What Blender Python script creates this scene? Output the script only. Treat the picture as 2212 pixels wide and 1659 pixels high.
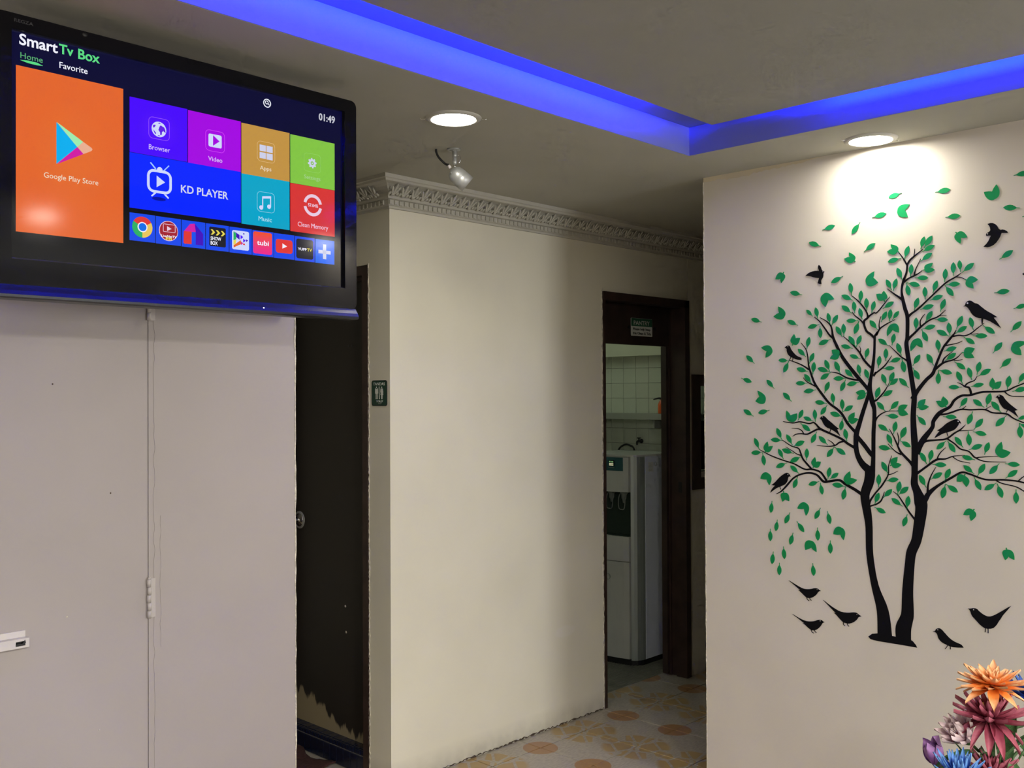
import bpy, bmesh, math, random
from mathutils import Vector, Matrix
random.seed(7)
for o in list(bpy.data.objects): bpy.data.objects.remove(o)
S = bpy.context.scene
C = S.collection
# ------------------------------------------------------------------ camera
# world: X runs along the television wall (away to the right), Y away to the left, Z up; metres
F_PX = 2118.98
YAW, PITCH, ROLL = math.radians(44.00611), math.radians(0.59259), math.radians(-0.26338)
cam = bpy.data.objects.new('camera', bpy.data.cameras.new('camera'))
C.objects.link(cam)
cam.data.sensor_width = 36.0
cam.data.lens = F_PX / 2212 * 36.0
cam.data.clip_start = 0.05
fw = Vector((math.cos(YAW), math.sin(YAW), 0)); rt = Vector((math.sin(YAW), -math.cos(YAW), 0)); up = Vector((0, 0, 1))
f2 = fw * math.cos(PITCH) + up * math.sin(PITCH); u2 = up * math.cos(PITCH) - fw * math.sin(PITCH)
r2 = rt * math.cos(ROLL) + u2 * math.sin(ROLL); u3 = u2 * math.cos(ROLL) - rt * math.sin(ROLL)
m = Matrix.Identity(4)
for i in range(3):
    m[i][0] = r2[i]; m[i][1] = u3[i]; m[i][2] = -f2[i]
m[2][3] = 1.57
cam.matrix_world = m
S.camera = cam
# ------------------------------------------------------------------ world, exposure, lamp strengths
w = bpy.data.worlds.new('world'); S.world = w; w.use_nodes = True
w.node_tree.nodes['Background'].inputs[0].default_value = (0.5, 0.52, 0.55, 1)
w.node_tree.nodes['Background'].inputs[1].default_value = 0.02
S.view_settings.view_transform = 'Standard'; S.view_settings.look = 'None'
S.view_settings.gamma = 1.0; S.view_settings.use_curve_mapping = False
S.view_settings.exposure = 0.12
DOWNLIGHT_W = 100.0       # emission of each downlight lens
DOWNLIGHT_C = (1.0, 0.95, 0.84)
LED_W = 620.0            # emission of the blue cove strip
SCREEN_W = 0.93
PANTRY_FILL_W = 18.0  # emission of the tube added to fill the pantry
FILL_PANEL_W = 70.0         # two added fill panels, unseen behind the viewer
try:
    S.cycles.use_denoising = True
    S.cycles.max_bounces = 6; S.cycles.diffuse_bounces = 4; S.cycles.glossy_bounces = 3
    S.cycles.use_adaptive_sampling = True; S.cycles.adaptive_threshold = 0.06; S.cycles.adaptive_min_samples = 12
    S.cycles.sample_clamp_indirect = 8.0
except Exception: pass
def window_fill(name, loc, rot, sx, sy, radiance, col):
    # added area lamp, fills the room from an unseen opening behind the viewer
    l = bpy.data.lights.new(name, 'AREA'); l.shape = 'RECTANGLE'; l.size = sx; l.size_y = sy
    l.energy = radiance * sx * sy * math.pi; l.color = col
    o = bpy.data.objects.new(name, l); C.objects.link(o); o.location = loc; o.rotation_euler = rot
    return o
WIN_A = (2.05, 3.15, 0.80, 2.10)      # added opening in the back wall: x0, x1, z0, z1
window_fill('window_fill', (2.6, -2.66, 1.45), (math.radians(90), 0, 0), 1.06, 1.26, 12.5, (0.97, 0.98, 1.0))
# ------------------------------------------------------------------ materials
def newmat(name):
    M = bpy.data.materials.new(name); M.use_nodes = True
    return M, M.node_tree.nodes, M.node_tree.links, M.node_tree.nodes['Principled BSDF']
def mat(name, col, rough=0.6, metal=0.0, var=0.06, scale=6.0, bump=0.0, bscale=60.0, spec=0.5, coat=0.0):
    M, N, L, P = newmat(name)
    tc = N.new('ShaderNodeTexCoord')
    nz = N.new('ShaderNodeTexNoise'); nz.inputs['Scale'].default_value = scale; nz.inputs['Detail'].default_value = 2
    L.new(tc.outputs['Object'], nz.inputs['Vector'])
    rp = N.new('ShaderNodeValToRGB')
    rp.color_ramp.elements[0].position = 0.3; rp.color_ramp.elements[1].position = 0.7
    rp.color_ramp.elements[0].color = (*[c * (1 - var) for c in col], 1)
    rp.color_ramp.elements[1].color = (*[min(1, c * (1 + var)) for c in col], 1)
    L.new(nz.outputs['Fac'], rp.inputs['Fac']); L.new(rp.outputs['Color'], P.inputs['Base Color'])
    P.inputs['Roughness'].default_value = rough; P.inputs['Metallic'].default_value = metal
    P.inputs['Specular IOR Level'].default_value = spec; P.inputs['Coat Weight'].default_value = coat
    if bump:
        n2 = N.new('ShaderNodeTexNoise'); n2.inputs['Scale'].default_value = bscale; n2.inputs['Detail'].default_value = 2
        L.new(tc.outputs['Object'], n2.inputs['Vector'])
        bp = N.new('ShaderNodeBump'); bp.inputs['Strength'].default_value = bump; bp.inputs['Distance'].default_value = 0.01
        L.new(n2.outputs['Fac'], bp.inputs['Height']); L.new(bp.outputs['Normal'], P.inputs['Normal'])
    return M
def emit(name, col, strength):
    M, N, L, P = newmat(name)
    P.inputs['Base Color'].default_value = (*col, 1)
    P.inputs['Emission Color'].default_value = (*col, 1); P.inputs['Emission Strength'].default_value = strength
    P.inputs['Roughness'].default_value = 0.4
    return M
MATS = {}
def wall_paint(name, col, dirt_z=0.0, patch=None, rough=0.55):
    """painted plaster: slow mottling, roller relief, scuffs at the skirting line"""
    M, N, L, P = newmat(name)
    tc = N.new('ShaderNodeTexCoord')
    n1 = N.new('ShaderNodeTexNoise'); n1.inputs['Scale'].default_value = 2.2; n1.inputs['Detail'].default_value = 3
    L.new(tc.outputs['Object'], n1.inputs['Vector'])
    rp = N.new('ShaderNodeValToRGB'); rp.color_ramp.elements[0].position = 0.3; rp.color_ramp.elements[1].position = 0.72
    rp.color_ramp.elements[0].color = (*[c * 0.94 for c in col], 1); rp.color_ramp.elements[1].color = (*[c * 1.03 for c in col], 1)
    L.new(n1.outputs['Fac'], rp.inputs['Fac']); out = rp.outputs['Color']
    sep = N.new('ShaderNodeSeparateXYZ'); L.new(tc.outputs['Object'], sep.inputs[0])
    if dirt_z:
        n3 = N.new('ShaderNodeTexNoise'); n3.inputs['Scale'].default_value = 14; n3.inputs['Detail'].default_value = 4
        L.new(tc.outputs['Object'], n3.inputs['Vector'])
        mr = N.new('ShaderNodeMapRange'); mr.inputs['From Min'].default_value = 0; mr.inputs['From Max'].default_value = dirt_z
        mr.inputs['To Min'].default_value = 0.62; mr.inputs['To Max'].default_value = 0.0
        L.new(sep.outputs['Z'], mr.inputs['Value'])
        mu = N.new('ShaderNodeMath'); mu.operation = 'MULTIPLY'; L.new(mr.outputs[0], mu.inputs[0]); L.new(n3.outputs['Fac'], mu.inputs[1])
        mx = N.new('ShaderNodeMixRGB'); L.new(mu.outputs[0], mx.inputs['Fac']); L.new(out, mx.inputs['Color1'])
        mx.inputs['Color2'].default_value = (0.10, 0.09, 0.075, 1); out = mx.outputs['Color']
    if patch:
        vm = N.new('ShaderNodeVectorMath'); vm.operation = 'SUBTRACT'; L.new(tc.outputs['Object'], vm.inputs[0]); vm.inputs[1].default_value = patch[:3]
        vs = N.new('ShaderNodeVectorMath'); vs.operation = 'MULTIPLY'; L.new(vm.outputs[0], vs.inputs[0]); vs.inputs[1].default_value = (1 / patch[3], 0, 1 / patch[4])
        ln = N.new('ShaderNodeVectorMath'); ln.operation = 'LENGTH'; L.new(vs.outputs[0], ln.inputs[0])
        mr = N.new('ShaderNodeMapRange'); mr.inputs['From Min'].default_value = 0.8; mr.inputs['From Max'].default_value = 1.1; mr.inputs['To Min'].default_value = 0.5; mr.inputs['To Max'].default_value = 0
        L.new(ln.outputs['Value'], mr.inputs['Value'])
        mx = N.new('ShaderNodeMixRGB'); L.new(mr.outputs[0], mx.inputs['Fac']); L.new(out, mx.inputs['Color1'])
        mx.inputs['Color2'].default_value = (0.80, 0.77, 0.70, 1); out = mx.outputs['Color']
    L.new(out, P.inputs['Base Color'])
    n2 = N.new('ShaderNodeTexNoise'); n2.inputs['Scale'].default_value = 30; n2.inputs['Detail'].default_value = 2; L.new(tc.outputs['Object'], n2.inputs['Vector'])
    bp = N.new('ShaderNodeBump'); bp.inputs['Strength'].default_value = 0.10; bp.inputs['Distance'].default_value = 0.004
    L.new(n2.outputs['Fac'], bp.inputs['Height']); L.new(bp.outputs['Normal'], P.inputs['Normal'])
    P.inputs['Roughness'].default_value = rough; P.inputs['Specular IOR Level'].default_value = 0.3
    return M
M_TVWALL = wall_paint('lilac white wall paint', (0.435, 0.393, 0.378))
M_MID = wall_paint('cream wall paint', (0.79, 0.755, 0.62), 0.10, (3.55, 3.083, 0.437, 0.075, 0.028))
M_TREEWALL = wall_paint('pale beige wall paint', (0.68, 0.63, 0.545))
M_CEIL = wall_paint('ceiling white', (0.46, 0.45, 0.385), rough=0.8)
M_PANEL = wall_paint('ceiling panel grey white', (0.36, 0.355, 0.31), rough=0.8)
M_FASCIA = wall_paint('cove blue glow', (0.19, 0.22, 0.62), rough=0.8)  # blue of the LED glow painted into the cove colour
M_PANTRYWALL = wall_paint('pantry wall paint', (0.62, 0.63, 0.50))
M_CORNICE = mat('plaster cornice white', (0.50, 0.485, 0.42), 0.8, bump=0.1, bscale=90)
M_WOOD = mat('dark brown varnished wood', (0.036, 0.022, 0.017), 0.45, var=0.35, scale=9, bump=0.1, bscale=30)
M_WOOD2 = mat('dark brown frame wood', (0.044, 0.025, 0.020), 0.42, var=0.3, scale=12, bump=0.1, bscale=40)
M_CHIP = mat('chipped plaster', (0.66, 0.62, 0.52), 0.85, var=0.3, scale=60, bump=0.6, bscale=120)
M_CHIPD = mat('flaked dark paint', (0.10, 0.07, 0.05), 0.8, var=0.3, scale=60)
M_WHITEPL = mat('white plastic', (0.66, 0.62, 0.60), 0.35, var=0.03)
M_PAINTED = mat('painted hinge metal', (0.50, 0.46, 0.44), 0.45, var=0.04, bump=0.1)
M_BLACKGLOSS = mat('piano black plastic', (0.006, 0.006, 0.008), 0.09, var=0.05, spec=0.22)
M_LIP = mat('dark blue black gloss plastic', (0.010, 0.011, 0.017), 0.36, var=0.05, spec=0.32)
M_BLACK = mat('matt black plastic', (0.012, 0.012, 0.013), 0.5)
M_SILVER = mat('satin silver metal', (0.42, 0.43, 0.42), 0.38, metal=0.45, var=0.04)
M_CHROME = mat('chrome', (0.7, 0.7, 0.7), 0.12, metal=1.0, var=0.02)
M_BEZEL_LINE = mat('bezel bevel', (0.13, 0.13, 0.15), 0.2, metal=0.0, var=0.02)
M_TRIM = mat('white lamp trim', (0.55, 0.54, 0.49), 0.3, var=0.02)
M_LENS = emit('lit lamp lens', DOWNLIGHT_C, DOWNLIGHT_W)
M_LED = emit('blue light strip', (0.004, 0.018, 1.0), LED_W)
M_GREEN = mat('green vinyl sticker', (0.006, 0.26, 0.078), 0.5, var=0.04, spec=0.2)
M_DECALBLACK = mat('black vinyl sticker', (0.004, 0.004, 0.006), 0.5, var=0.05, spec=0.12)
M_EYE = mat('white vinyl dot', (0.7, 0.68, 0.66), 0.4)
M_STEP = mat('dark blue mosaic tile', (0.008, 0.012, 0.035), 0.22, var=0.3, scale=30)
M_GROUT = mat('grey grout', (0.20, 0.19, 0.17), 0.9, var=0.2, scale=40)
M_SLAB = mat('floor bed cement', (0.035, 0.028, 0.020), 0.95, var=0.2, scale=30)
M_MAT = mat('maroon cloth', (0.060, 0.018, 0.014), 0.95, var=0.3, scale=80, bump=0.7, bscale=200)
M_WTILE = mat('pale green glazed wall tile', (0.56, 0.60, 0.50), 0.25, var=0.03, scale=3)
M_SHELF = mat('grey shelf laminate', (0.36, 0.38, 0.33), 0.5)
M_DISPWHITE = mat('cool white dispenser panel', (0.58, 0.62, 0.70), 0.4, var=0.02)
M_DISPFRONT = mat('pale grey dispenser front', (0.56, 0.57, 0.53), 0.4, var=0.02)
M_DISPSILVER = mat('silver dispenser trim', (0.42, 0.47, 0.45), 0.35, metal=0.6, var=0.03)
M_TEAL = mat('teal control panel', (0.03, 0.10, 0.115), 0.3)
M_BAY = mat('dark green bay plastic', (0.028, 0.045, 0.035), 0.45)
M_DISPLAY = emit('lit display', (0.9, 0.85, 0.55), 0.6); M_DISPLAY.cycles.emission_sampling = 'NONE'
M_GREENLED = emit('green indicator', (0.35, 0.7, 0.3), 0.35); M_GREENLED.cycles.emission_sampling = 'NONE'
M_TAP = mat('grey translucent tap plastic', (0.22, 0.24, 0.22), 0.4)
M_ORANGE = mat('orange plastic bottle', (0.75, 0.13, 0.02), 0.4)
M_SIGNGREEN = mat('dark green sign plastic', (0.010, 0.055, 0.035), 0.35, var=0.03)
M_SIGNGREEN2 = mat('green sign band', (0.02, 0.12, 0.06), 0.35, var=0.03)
M_SIGNWHITE = mat('white sign print', (0.72, 0.75, 0.70), 0.4, var=0.02)
M_INK = mat('dark sign ink', (0.02, 0.03, 0.025), 0.5)
M_CURTAIN = mat('dark blue cloth', (0.02, 0.025, 0.05), 0.9)
M_RIBFLOOR = mat('grey green ribbed floor', (0.20, 0.20, 0.16), 0.6, var=0.2, scale=14)
def glass_mat():
    M, N, L, P = newmat('clear pane'); P.inputs['Base Color'].default_value = (0.9, 0.95, 0.92, 1)
    P.inputs['Transmission Weight'].default_value = 1.0; P.inputs['Roughness'].default_value = 0.02; P.inputs['IOR'].default_value = 1.05
    return M
M_GLASS = glass_mat()
def door_mat():
    """dark door whose paint has rotted away in a ragged band along the foot"""
    M, N, L, P = newmat('dark toilet door with rotted foot')
    tc = N.new('ShaderNodeTexCoord'); sep = N.new('ShaderNodeSeparateXYZ'); L.new(tc.outputs['Object'], sep.inputs[0])
    mp = N.new('ShaderNodeMapping'); mp.inputs['Scale'].default_value = (30, 30, 5); L.new(tc.outputs['Object'], mp.inputs['Vector'])
    nz = N.new('ShaderNodeTexNoise'); nz.inputs['Scale'].default_value = 1.0; nz.inputs['Detail'].default_value = 8; L.new(mp.outputs[0], nz.inputs['Vector'])
    # height of the rot: taller towards the lock side (+Y)
    my = N.new('ShaderNodeMapRange'); my.inputs['From Min'].default_value = 3.40; my.inputs['From Max'].default_value = 3.80
    my.inputs['To Min'].default_value = 0.115; my.inputs['To Max'].default_value = 0.235; L.new(sep.outputs['Y'], my.inputs['Value'])
    ad = N.new('ShaderNodeMath'); ad.operation = 'MULTIPLY_ADD'; L.new(nz.outputs['Fac'], ad.inputs[0]); ad.inputs[1].default_value = 0.16; 
    sb = N.new('ShaderNodeMath'); sb.operation = 'SUBTRACT'; L.new(my.outputs[0], sb.inputs[0]); sb.inputs[1].default_value = 0.08; L.new(sb.outputs[0], ad.inputs[2])
    lt = N.new('ShaderNodeMath'); lt.operation = 'SUBTRACT'; L.new(ad.outputs[0], lt.inputs[0]); L.new(sep.outputs['Z'], lt.inputs[1])
    mr = N.new('ShaderNodeMapRange'); mr.inputs['From Min'].default_value = -0.008; mr.inputs['From Max'].default_value = 0.008; L.new(lt.outputs[0], mr.inputs['Value'])
    mx = N.new('ShaderNodeMixRGB'); L.new(mr.outputs[0], mx.inputs['Fac']); mx.inputs['Color1'].default_value = (0.024, 0.019, 0.015, 1); mx.inputs['Color2'].default_value = (0.34, 0.28, 0.17, 1)
    L.new(mx.outputs[0], P.inputs['Base Color']); P.inputs['Roughness'].default_value = 0.5
    return M
M_TDOOR = door_mat()
def floor_tile_mat():
    """printed ceramic floor tile: brown discs on two corners, pebble print round the other two"""
    M, N, L, P = newmat('beige ceramic floor tile with brown pebble print')
    tc = N.new('ShaderNodeTexCoord')
    def dist(x, y):
        v = N.new('ShaderNodeVectorMath'); v.operation = 'DISTANCE'; v.inputs[1].default_value = (x, y, 0.0)
        ml = N.new('ShaderNodeVectorMath'); ml.operation = 'MULTIPLY'; ml.inputs[1].default_value = (1, 1, 0); L.new(tc.outputs['Object'], ml.inputs[0])
        L.new(ml.outputs[0], v.inputs[0]); return v.outputs['Value']
    def mn(a, b):
        n = N.new('ShaderNodeMath'); n.operation = 'MINIMUM'; L.new(a, n.inputs[0]); L.new(b, n.inputs[1]); return n.outputs[0]
    def step(v, at, soft=0.002, inv=True):
        r = N.new('ShaderNodeMapRange'); r.inputs['From Min'].default_value = at - soft; r.inputs['From Max'].default_value = at + soft
        r.inputs['To Min'].default_value = 1 if inv else 0; r.inputs['To Max'].default_value = 0 if inv else 1; L.new(v, r.inputs['Value']); return r.outputs[0]
    disc = step(mn(dist(.15, .15), dist(.15, -.15)), 0.078)
    zone = step(mn(dist(-.15, .15), dist(-.15, -.15)), 0.150, 0.010)
    vo = N.new('ShaderNodeTexVoronoi'); vo.feature = 'DISTANCE_TO_EDGE'; vo.inputs['Scale'].default_value = 12; L.new(tc.outputs['Object'], vo.inputs['Vector'])
    peb = step(vo.outputs['Distance'], 0.075, 0.015, False)
    mu = N.new('ShaderNodeMath'); mu.operation = 'MULTIPLY'; L.new(zone, mu.inputs[0]); L.new(peb, mu.inputs[1])
    mp = N.new('ShaderNodeMapping'); mp.inputs['Scale'].default_value = (40, 120, 1); L.new(tc.outputs['Object'], mp.inputs['Vector'])
    nz = N.new('ShaderNodeTexNoise'); nz.inputs['Scale'].default_value = 1; nz.inputs['Detail'].default_value = 5; L.new(mp.outputs[0], nz.inputs['Vector'])
    rp = N.new('ShaderNodeValToRGB'); rp.color_ramp.elements[0].position = .35; rp.color_ramp.elements[1].position = .65
    rp.color_ramp.elements[0].color = (.36, .32, .265, 1); rp.color_ramp.elements[1].color = (.47, .425, .36, 1); L.new(nz.outputs['Fac'], rp.inputs['Fac'])
    m1 = N.new('ShaderNodeMixRGB'); L.new(mu.outputs[0], m1.inputs['Fac']); L.new(rp.outputs[0], m1.inputs['Color1']); m1.inputs['Color2'].default_value = (.42, .29, .13, 1)
    m2 = N.new('ShaderNodeMixRGB'); L.new(disc, m2.inputs['Fac']); L.new(m1.outputs[0], m2.inputs['Color1']); m2.inputs['Color2'].default_value = (.37, .205, .095, 1)
    L.new(m2.outputs[0], P.inputs['Base Color']); P.inputs['Roughness'].default_value = 0.35
    return M
M_FTILE = floor_tile_mat()
def screen_mat():
    """picture on the panel: navy along the top, black towards the foot"""
    M, N, L, P = newmat('television panel')
    tc = N.new('ShaderNodeTexCoord'); sep = N.new('ShaderNodeSeparateXYZ'); L.new(tc.outputs['Object'], sep.inputs[0])
    mr = N.new('ShaderNodeMapRange'); mr.inputs['From Min'].default_value = 1.98; mr.inputs['From Max'].default_value = 2.30; L.new(sep.outputs['Z'], mr.inputs['Value'])
    rp = N.new('ShaderNodeValToRGB'); rp.color_ramp.elements[0].color = (.0008, .0008, .0012, 1); rp.color_ramp.elements[1].color = (.0012, .0014, .028, 1); L.new(mr.outputs[0], rp.inputs['Fac'])
    P.inputs['Base Color'].default_value = (.003, .003, .004, 1); P.inputs['Roughness'].default_value = 0.10; P.inputs['Specular IOR Level'].default_value = 0.28
    L.new(rp.outputs[0], P.inputs['Emission Color']); P.inputs['Emission Strength'].default_value = 1.0
    M.cycles.emission_sampling = 'NONE'
    return M
M_SCREEN = screen_mat()
UICOL = dict(white=(.85,.86,.95), green=(.10,.68,.22), dimgreen=(.09,.36,.15), grey=(.55,.56,.62), orange=(.75,.13,.022), cyan=(.0,.42,.85), mint=(.34,.82,.42), peach=(.80,.42,.28), magenta2=(.62,.01,.36), cream=(.80,.70,.55),
  violet=(.065,.0,.95), violet2=(.11,.012,.75), magenta=(.36,.0,.74), amber=(.52,.28,.055), lime=(.22,.54,.055), blue=(.0,.018,1.0), teal=(.0,.36,.56), red=(.66,.035,.032), lilac=(.36,.12,.90), pinkline=(.68,.07,.92), amberline=(.72,.48,.22), limeline=(.28,.60,.14), tealline=(.30,.64,.78),
  paleblue=(.62,.68,.95), paleblue2=(.36,.58,.98), pinkwhite=(.70,.55,.92), palelilac=(.60,.62,.80), palegreen=(.36,.60,.27), palecyan=(.42,.72,.84), palepink=(.78,.58,.72), darkblue=(.0,.004,.33), skyblue=(.0,.13,.86), azure=(.004,.06,.80), cred=(.72,.035,.030), cgreen=(.02,.42,.12), cyellow=(.80,.55,.10), cblue=(.0,.15,.82), maroon=(.36,.014,.028), yellow=(.78,.66,.08), indigo=(.05,.0,.50), black=(.008,.008,.016), tubi=(.85,.05,.09))
def ui_mat(n):
    k = 'screen ' + n
    if k not in MATS:
        M, N, L, P = newmat(k); c = UICOL[n]
        P.inputs['Base Color'].default_value = (.003, .003, .004, 1); P.inputs['Roughness'].default_value = 0.10; P.inputs['Specular IOR Level'].default_value = 0.28
        P.inputs['Emission Color'].default_value = (*c, 1); P.inputs['Emission Strength'].default_value = SCREEN_W
        if n in ('orange', 'violet', 'lime', 'azure', 'skyblue'):   # the tiles' own printed glow, part of the picture
            tc = N.new('ShaderNodeTexCoord'); mp = N.new('ShaderNodeMapping'); mp.inputs['Location'].default_value = (-.5, -.5, -.5); L.new(tc.outputs['Generated'], mp.inputs['Vector'])
            ln = N.new('ShaderNodeVectorMath'); ln.operation = 'LENGTH'; L.new(mp.outputs[0], ln.inputs[0])
            hi = dict(orange=(.80,.21,.035), violet=(.16,.02,.92), lime=(.24,.56,.06), azure=(.012,.15,.90), skyblue=(.0,.24,.95))[n]
            rp = N.new('ShaderNodeValToRGB'); rp.color_ramp.elements[0].color = (*hi, 1); rp.color_ramp.elements[1].color = (*c, 1)
            rp.color_ramp.elements[1].position = 0.62; L.new(ln.outputs['Value'], rp.inputs['Fac']); L.new(rp.outputs[0], P.inputs['Emission Color'])
        if n == 'tubi':
            tc = N.new('ShaderNodeTexCoord'); sp = N.new('ShaderNodeSeparateXYZ'); L.new(tc.outputs['Generated'], sp.inputs[0])
            rp = N.new('ShaderNodeValToRGB'); rp.color_ramp.elements[0].color = (.80, .015, .26, 1); rp.color_ramp.elements[1].color = (.85, .08, .015, 1); L.new(sp.outputs['Z'], rp.inputs['Fac']); L.new(rp.outputs[0], P.inputs['Emission Color'])
        M.cycles.emission_sampling = 'NONE'
        MATS[k] = M
    return MATS[k]
# ------------------------------------------------------------------ mesh helpers
def link(name, me, M, parent=None, smooth=False):
    o = bpy.data.objects.new(name, me); C.objects.link(o)
    if M is not None and not me.materials: me.materials.append(M)
    if smooth:
        for p in me.polygons: p.use_smooth = True
    if parent is not None:
        o.parent = parent; o.matrix_parent_inverse = parent.matrix_world.inverted()
    return o
def pyd(name, v, f, M, parent=None, smooth=False):
    me = bpy.data.meshes.new(name); me.from_pydata([tuple(p) for p in v], [], f); me.update()
    bm = bmesh.new(); bm.from_mesh(me); bmesh.ops.recalc_face_normals(bm, faces=bm.faces); bm.to_mesh(me); bm.free()
    return link(name, me, M, parent, smooth)
BOXF = [(0,1,3,2),(4,6,7,5),(0,4,5,1),(2,3,7,6),(0,2,6,4),(1,5,7,3)]
def boxv(x0,x1,y0,y1,z0,z1): return [(x,y,z) for x in (x0,x1) for y in (y0,y1) for z in (z0,z1)]
def bevelled(me, width, seg=2):
    bm = bmesh.new(); bm.from_mesh(me)
    bmesh.ops.bevel(bm, geom=bm.edges[:], offset=width, segments=seg, profile=0.7, affect='EDGES', clamp_overlap=True)
    bm.to_mesh(me); bm.free()
def box(name, x0,x1,y0,y1,z0,z1, M, parent=None, bevel=0.0, seg=2):
    o = pyd(name, boxv(x0,x1,y0,y1,z0,z1), BOXF, M, parent)
    if bevel: bevelled(o.data, bevel, seg)
    return o
def boxes(name, L, M, parent=None):
    v, f = [], []
    for b in L:
        k = len(v); v += boxv(*b); f += [tuple(i + k for i in q) for q in BOXF]
    return pyd(name, v, f, M, parent)
class Frame:
    """flat working plane: origin, right, up, towards the viewer"""
    def __init__(s, o, r, u): s.o, s.r, s.u = Vector(o), Vector(r).normalized(), Vector(u).normalized(); s.n = s.r.cross(s.u)
    def __call__(s, a, b, d=0.0): return s.o + s.r * a + s.u * b + s.n * d
def plate(name, fr, pts, d0, d1, M, parent=None):
    """a flat outline given real thickness (d0 back, d1 front)"""
    n = len(pts); v = [fr(a, b, d1) for a, b in pts] + [fr(a, b, d0) for a, b in pts]
    f = [tuple(range(n)), tuple(range(2*n-1, n-1, -1))] + [(i, n+i, n+(i+1) % n, (i+1) % n) for i in range(n)]
    return pyd(name, v, f, M, parent)
def rrect(a0, b0, a1, b1, r=0.0, seg=5):
    if r <= 0: return [(a0,b0),(a1,b0),(a1,b1),(a0,b1)]
    out = []
    for cx, cy, t in ((a1-r,b0+r,-90),(a1-r,b1-r,0),(a0+r,b1-r,90),(a0+r,b0+r,180)):
        for k in range(seg+1):
            q = math.radians(t + 90*k/seg); out.append((cx + r*math.cos(q), cy + r*math.sin(q)))
    return out
def ellipse(cx, cy, rx, ry=None, n=28): ry = ry or rx; return [(cx+rx*math.cos(2*math.pi*k/n), cy+ry*math.sin(2*math.pi*k/n)) for k in range(n)]
def ringplate(name, fr, outer, inner, d0, d1, M, parent=None):
    n = len(outer); v = [fr(*p, d1) for p in outer] + [fr(*p, d1) for p in inner] + [fr(*p, d0) for p in outer] + [fr(*p, d0) for p in inner]
    f = []
    for i in range(n):
        j = (i+1) % n
        f += [(i,j,n+j,n+i),(2*n+i,3*n+i,3*n+j,2*n+j),(i,2*n+i,2*n+j,j),(n+i,n+j,3*n+j,3*n+i)]
    return pyd(name, v, f, M, parent)
def lathe(name, base, axis, prof, M, parent=None, n=28, smooth=True, caps=True):
    """profile [(radius, height along axis)] turned round an axis"""
    ax = Vector(axis).normalized(); e1 = ax.orthogonal().normalized(); e2 = ax.cross(e1); base = Vector(base)
    v, f = [], []
    for r, hgt in prof:
        for k in range(n):
            t = 2*math.pi*k/n; v.append(base + ax*hgt + (e1*math.cos(t) + e2*math.sin(t))*r)
    for i in range(len(prof)-1):
        for k in range(n): f.append((i*n+k, i*n+(k+1) % n, (i+1)*n+(k+1) % n, (i+1)*n+k))
    if caps: f += [tuple(range(n-1,-1,-1)), tuple(range((len(prof)-1)*n, len(prof)*n))]
    return pyd(name, v, f, M, parent, smooth)
def catmull(P, sub=5):
    out = []
    for i in range(len(P)-1):
        p0 = P[max(i-1,0)]; p1 = P[i]; p2 = P[i+1]; p3 = P[min(i+2,len(P)-1)]
        for k in range(sub):
            t = k/sub
            out.append(tuple(0.5*((2*b)+(-a+c)*t+(2*a-5*b+4*c-d)*t*t+(-a+3*b-3*c+d)*t**3) for a,b,c,d in zip(p0,p1,p2,p3)))
    out.append(tuple(P[-1])); return out
def tube(name, pts, r, M, parent=None, n=10, sub=6):
    P = [Vector(p[:3]) for p in catmull([tuple(q) for q in pts], sub)]
    v, f = [], []
    prev = None
    for i, p in enumerate(P):
        d = (P[min(i+1,len(P)-1)] - P[max(i-1,0)]).normalized()
        e1 = d.orthogonal().normalized() if prev is None else (prev - d*prev.dot(d)).normalized()
        prev = e1; e2 = d.cross(e1); rr = r[0] + (r[1]-r[0])*i/(len(P)-1) if isinstance(r, tuple) else r
        for k in range(n): t = 2*math.pi*k/n; v.append(p + (e1*math.cos(t)+e2*math.sin(t))*rr)
    for i in range(len(P)-1):
        for k in range(n): f.append((i*n+k, i*n+(k+1)%n, (i+1)*n+(k+1)%n, (i+1)*n+k))
    f += [tuple(range(n-1,-1,-1)), tuple(range((len(P)-1)*n, len(P)*n))]
    return pyd(name, v, f, M, parent, True)
def glyphs(name, string, fr, a0, base, cap, a1, d0, d1, M, parent=None, bold=0):
    """lettering fitted to a baseline, a cap height and a width"""
    def raw(s):
        cu = bpy.data.curves.new('t', 'FONT'); cu.body = s; cu.size = 1.0; cu.resolution_u = 3
        if bold: cu.offset = 0.018
        o = bpy.data.objects.new('t', cu); C.objects.link(o); bpy.context.view_layer.update()
        me = bpy.data.meshes.new_from_object(o.evaluated_get(bpy.context.evaluated_depsgraph_get()))
        bpy.data.objects.remove(o); bpy.data.curves.remove(cu); return me
    h = raw('H'); H1 = max(v.co.y for v in h.vertices); bpy.data.meshes.remove(h)
    me = raw(string); x0 = min(v.co.x for v in me.vertices); x1 = max(v.co.x for v in me.vertices)
    sx = (a1-a0)/(x1-x0); sy = (cap-base)/H1
    for v in me.vertices: v.co = fr(a0 + (v.co.x-x0)*sx, base + v.co.y*sy, d1)
    bm = bmesh.new(); bm.from_mesh(me)
    if d1 - d0 > 1e-6:
        ex = bmesh.ops.extrude_face_region(bm, geom=bm.faces[:]); 
        for g in ex['geom']:
            if isinstance(g, bmesh.types.BMVert): g.co -= fr.n*(d1-d0)
    bmesh.ops.recalc_face_normals(bm, faces=bm.faces)
    bm.to_mesh(me); bm.free(); me.name = name; me.materials.clear()
    return link(name, me, M, parent)
def thing(name, label, cat, loc=(0,0,0), group=None):
    o = bpy.data.objects.new(name, None); o.empty_display_size = 0.05; C.objects.link(o); o.location = loc
    o['label'] = label; o['category'] = cat
    if group: o['group'] = group
    bpy.context.view_layer.update()
    return o
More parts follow.
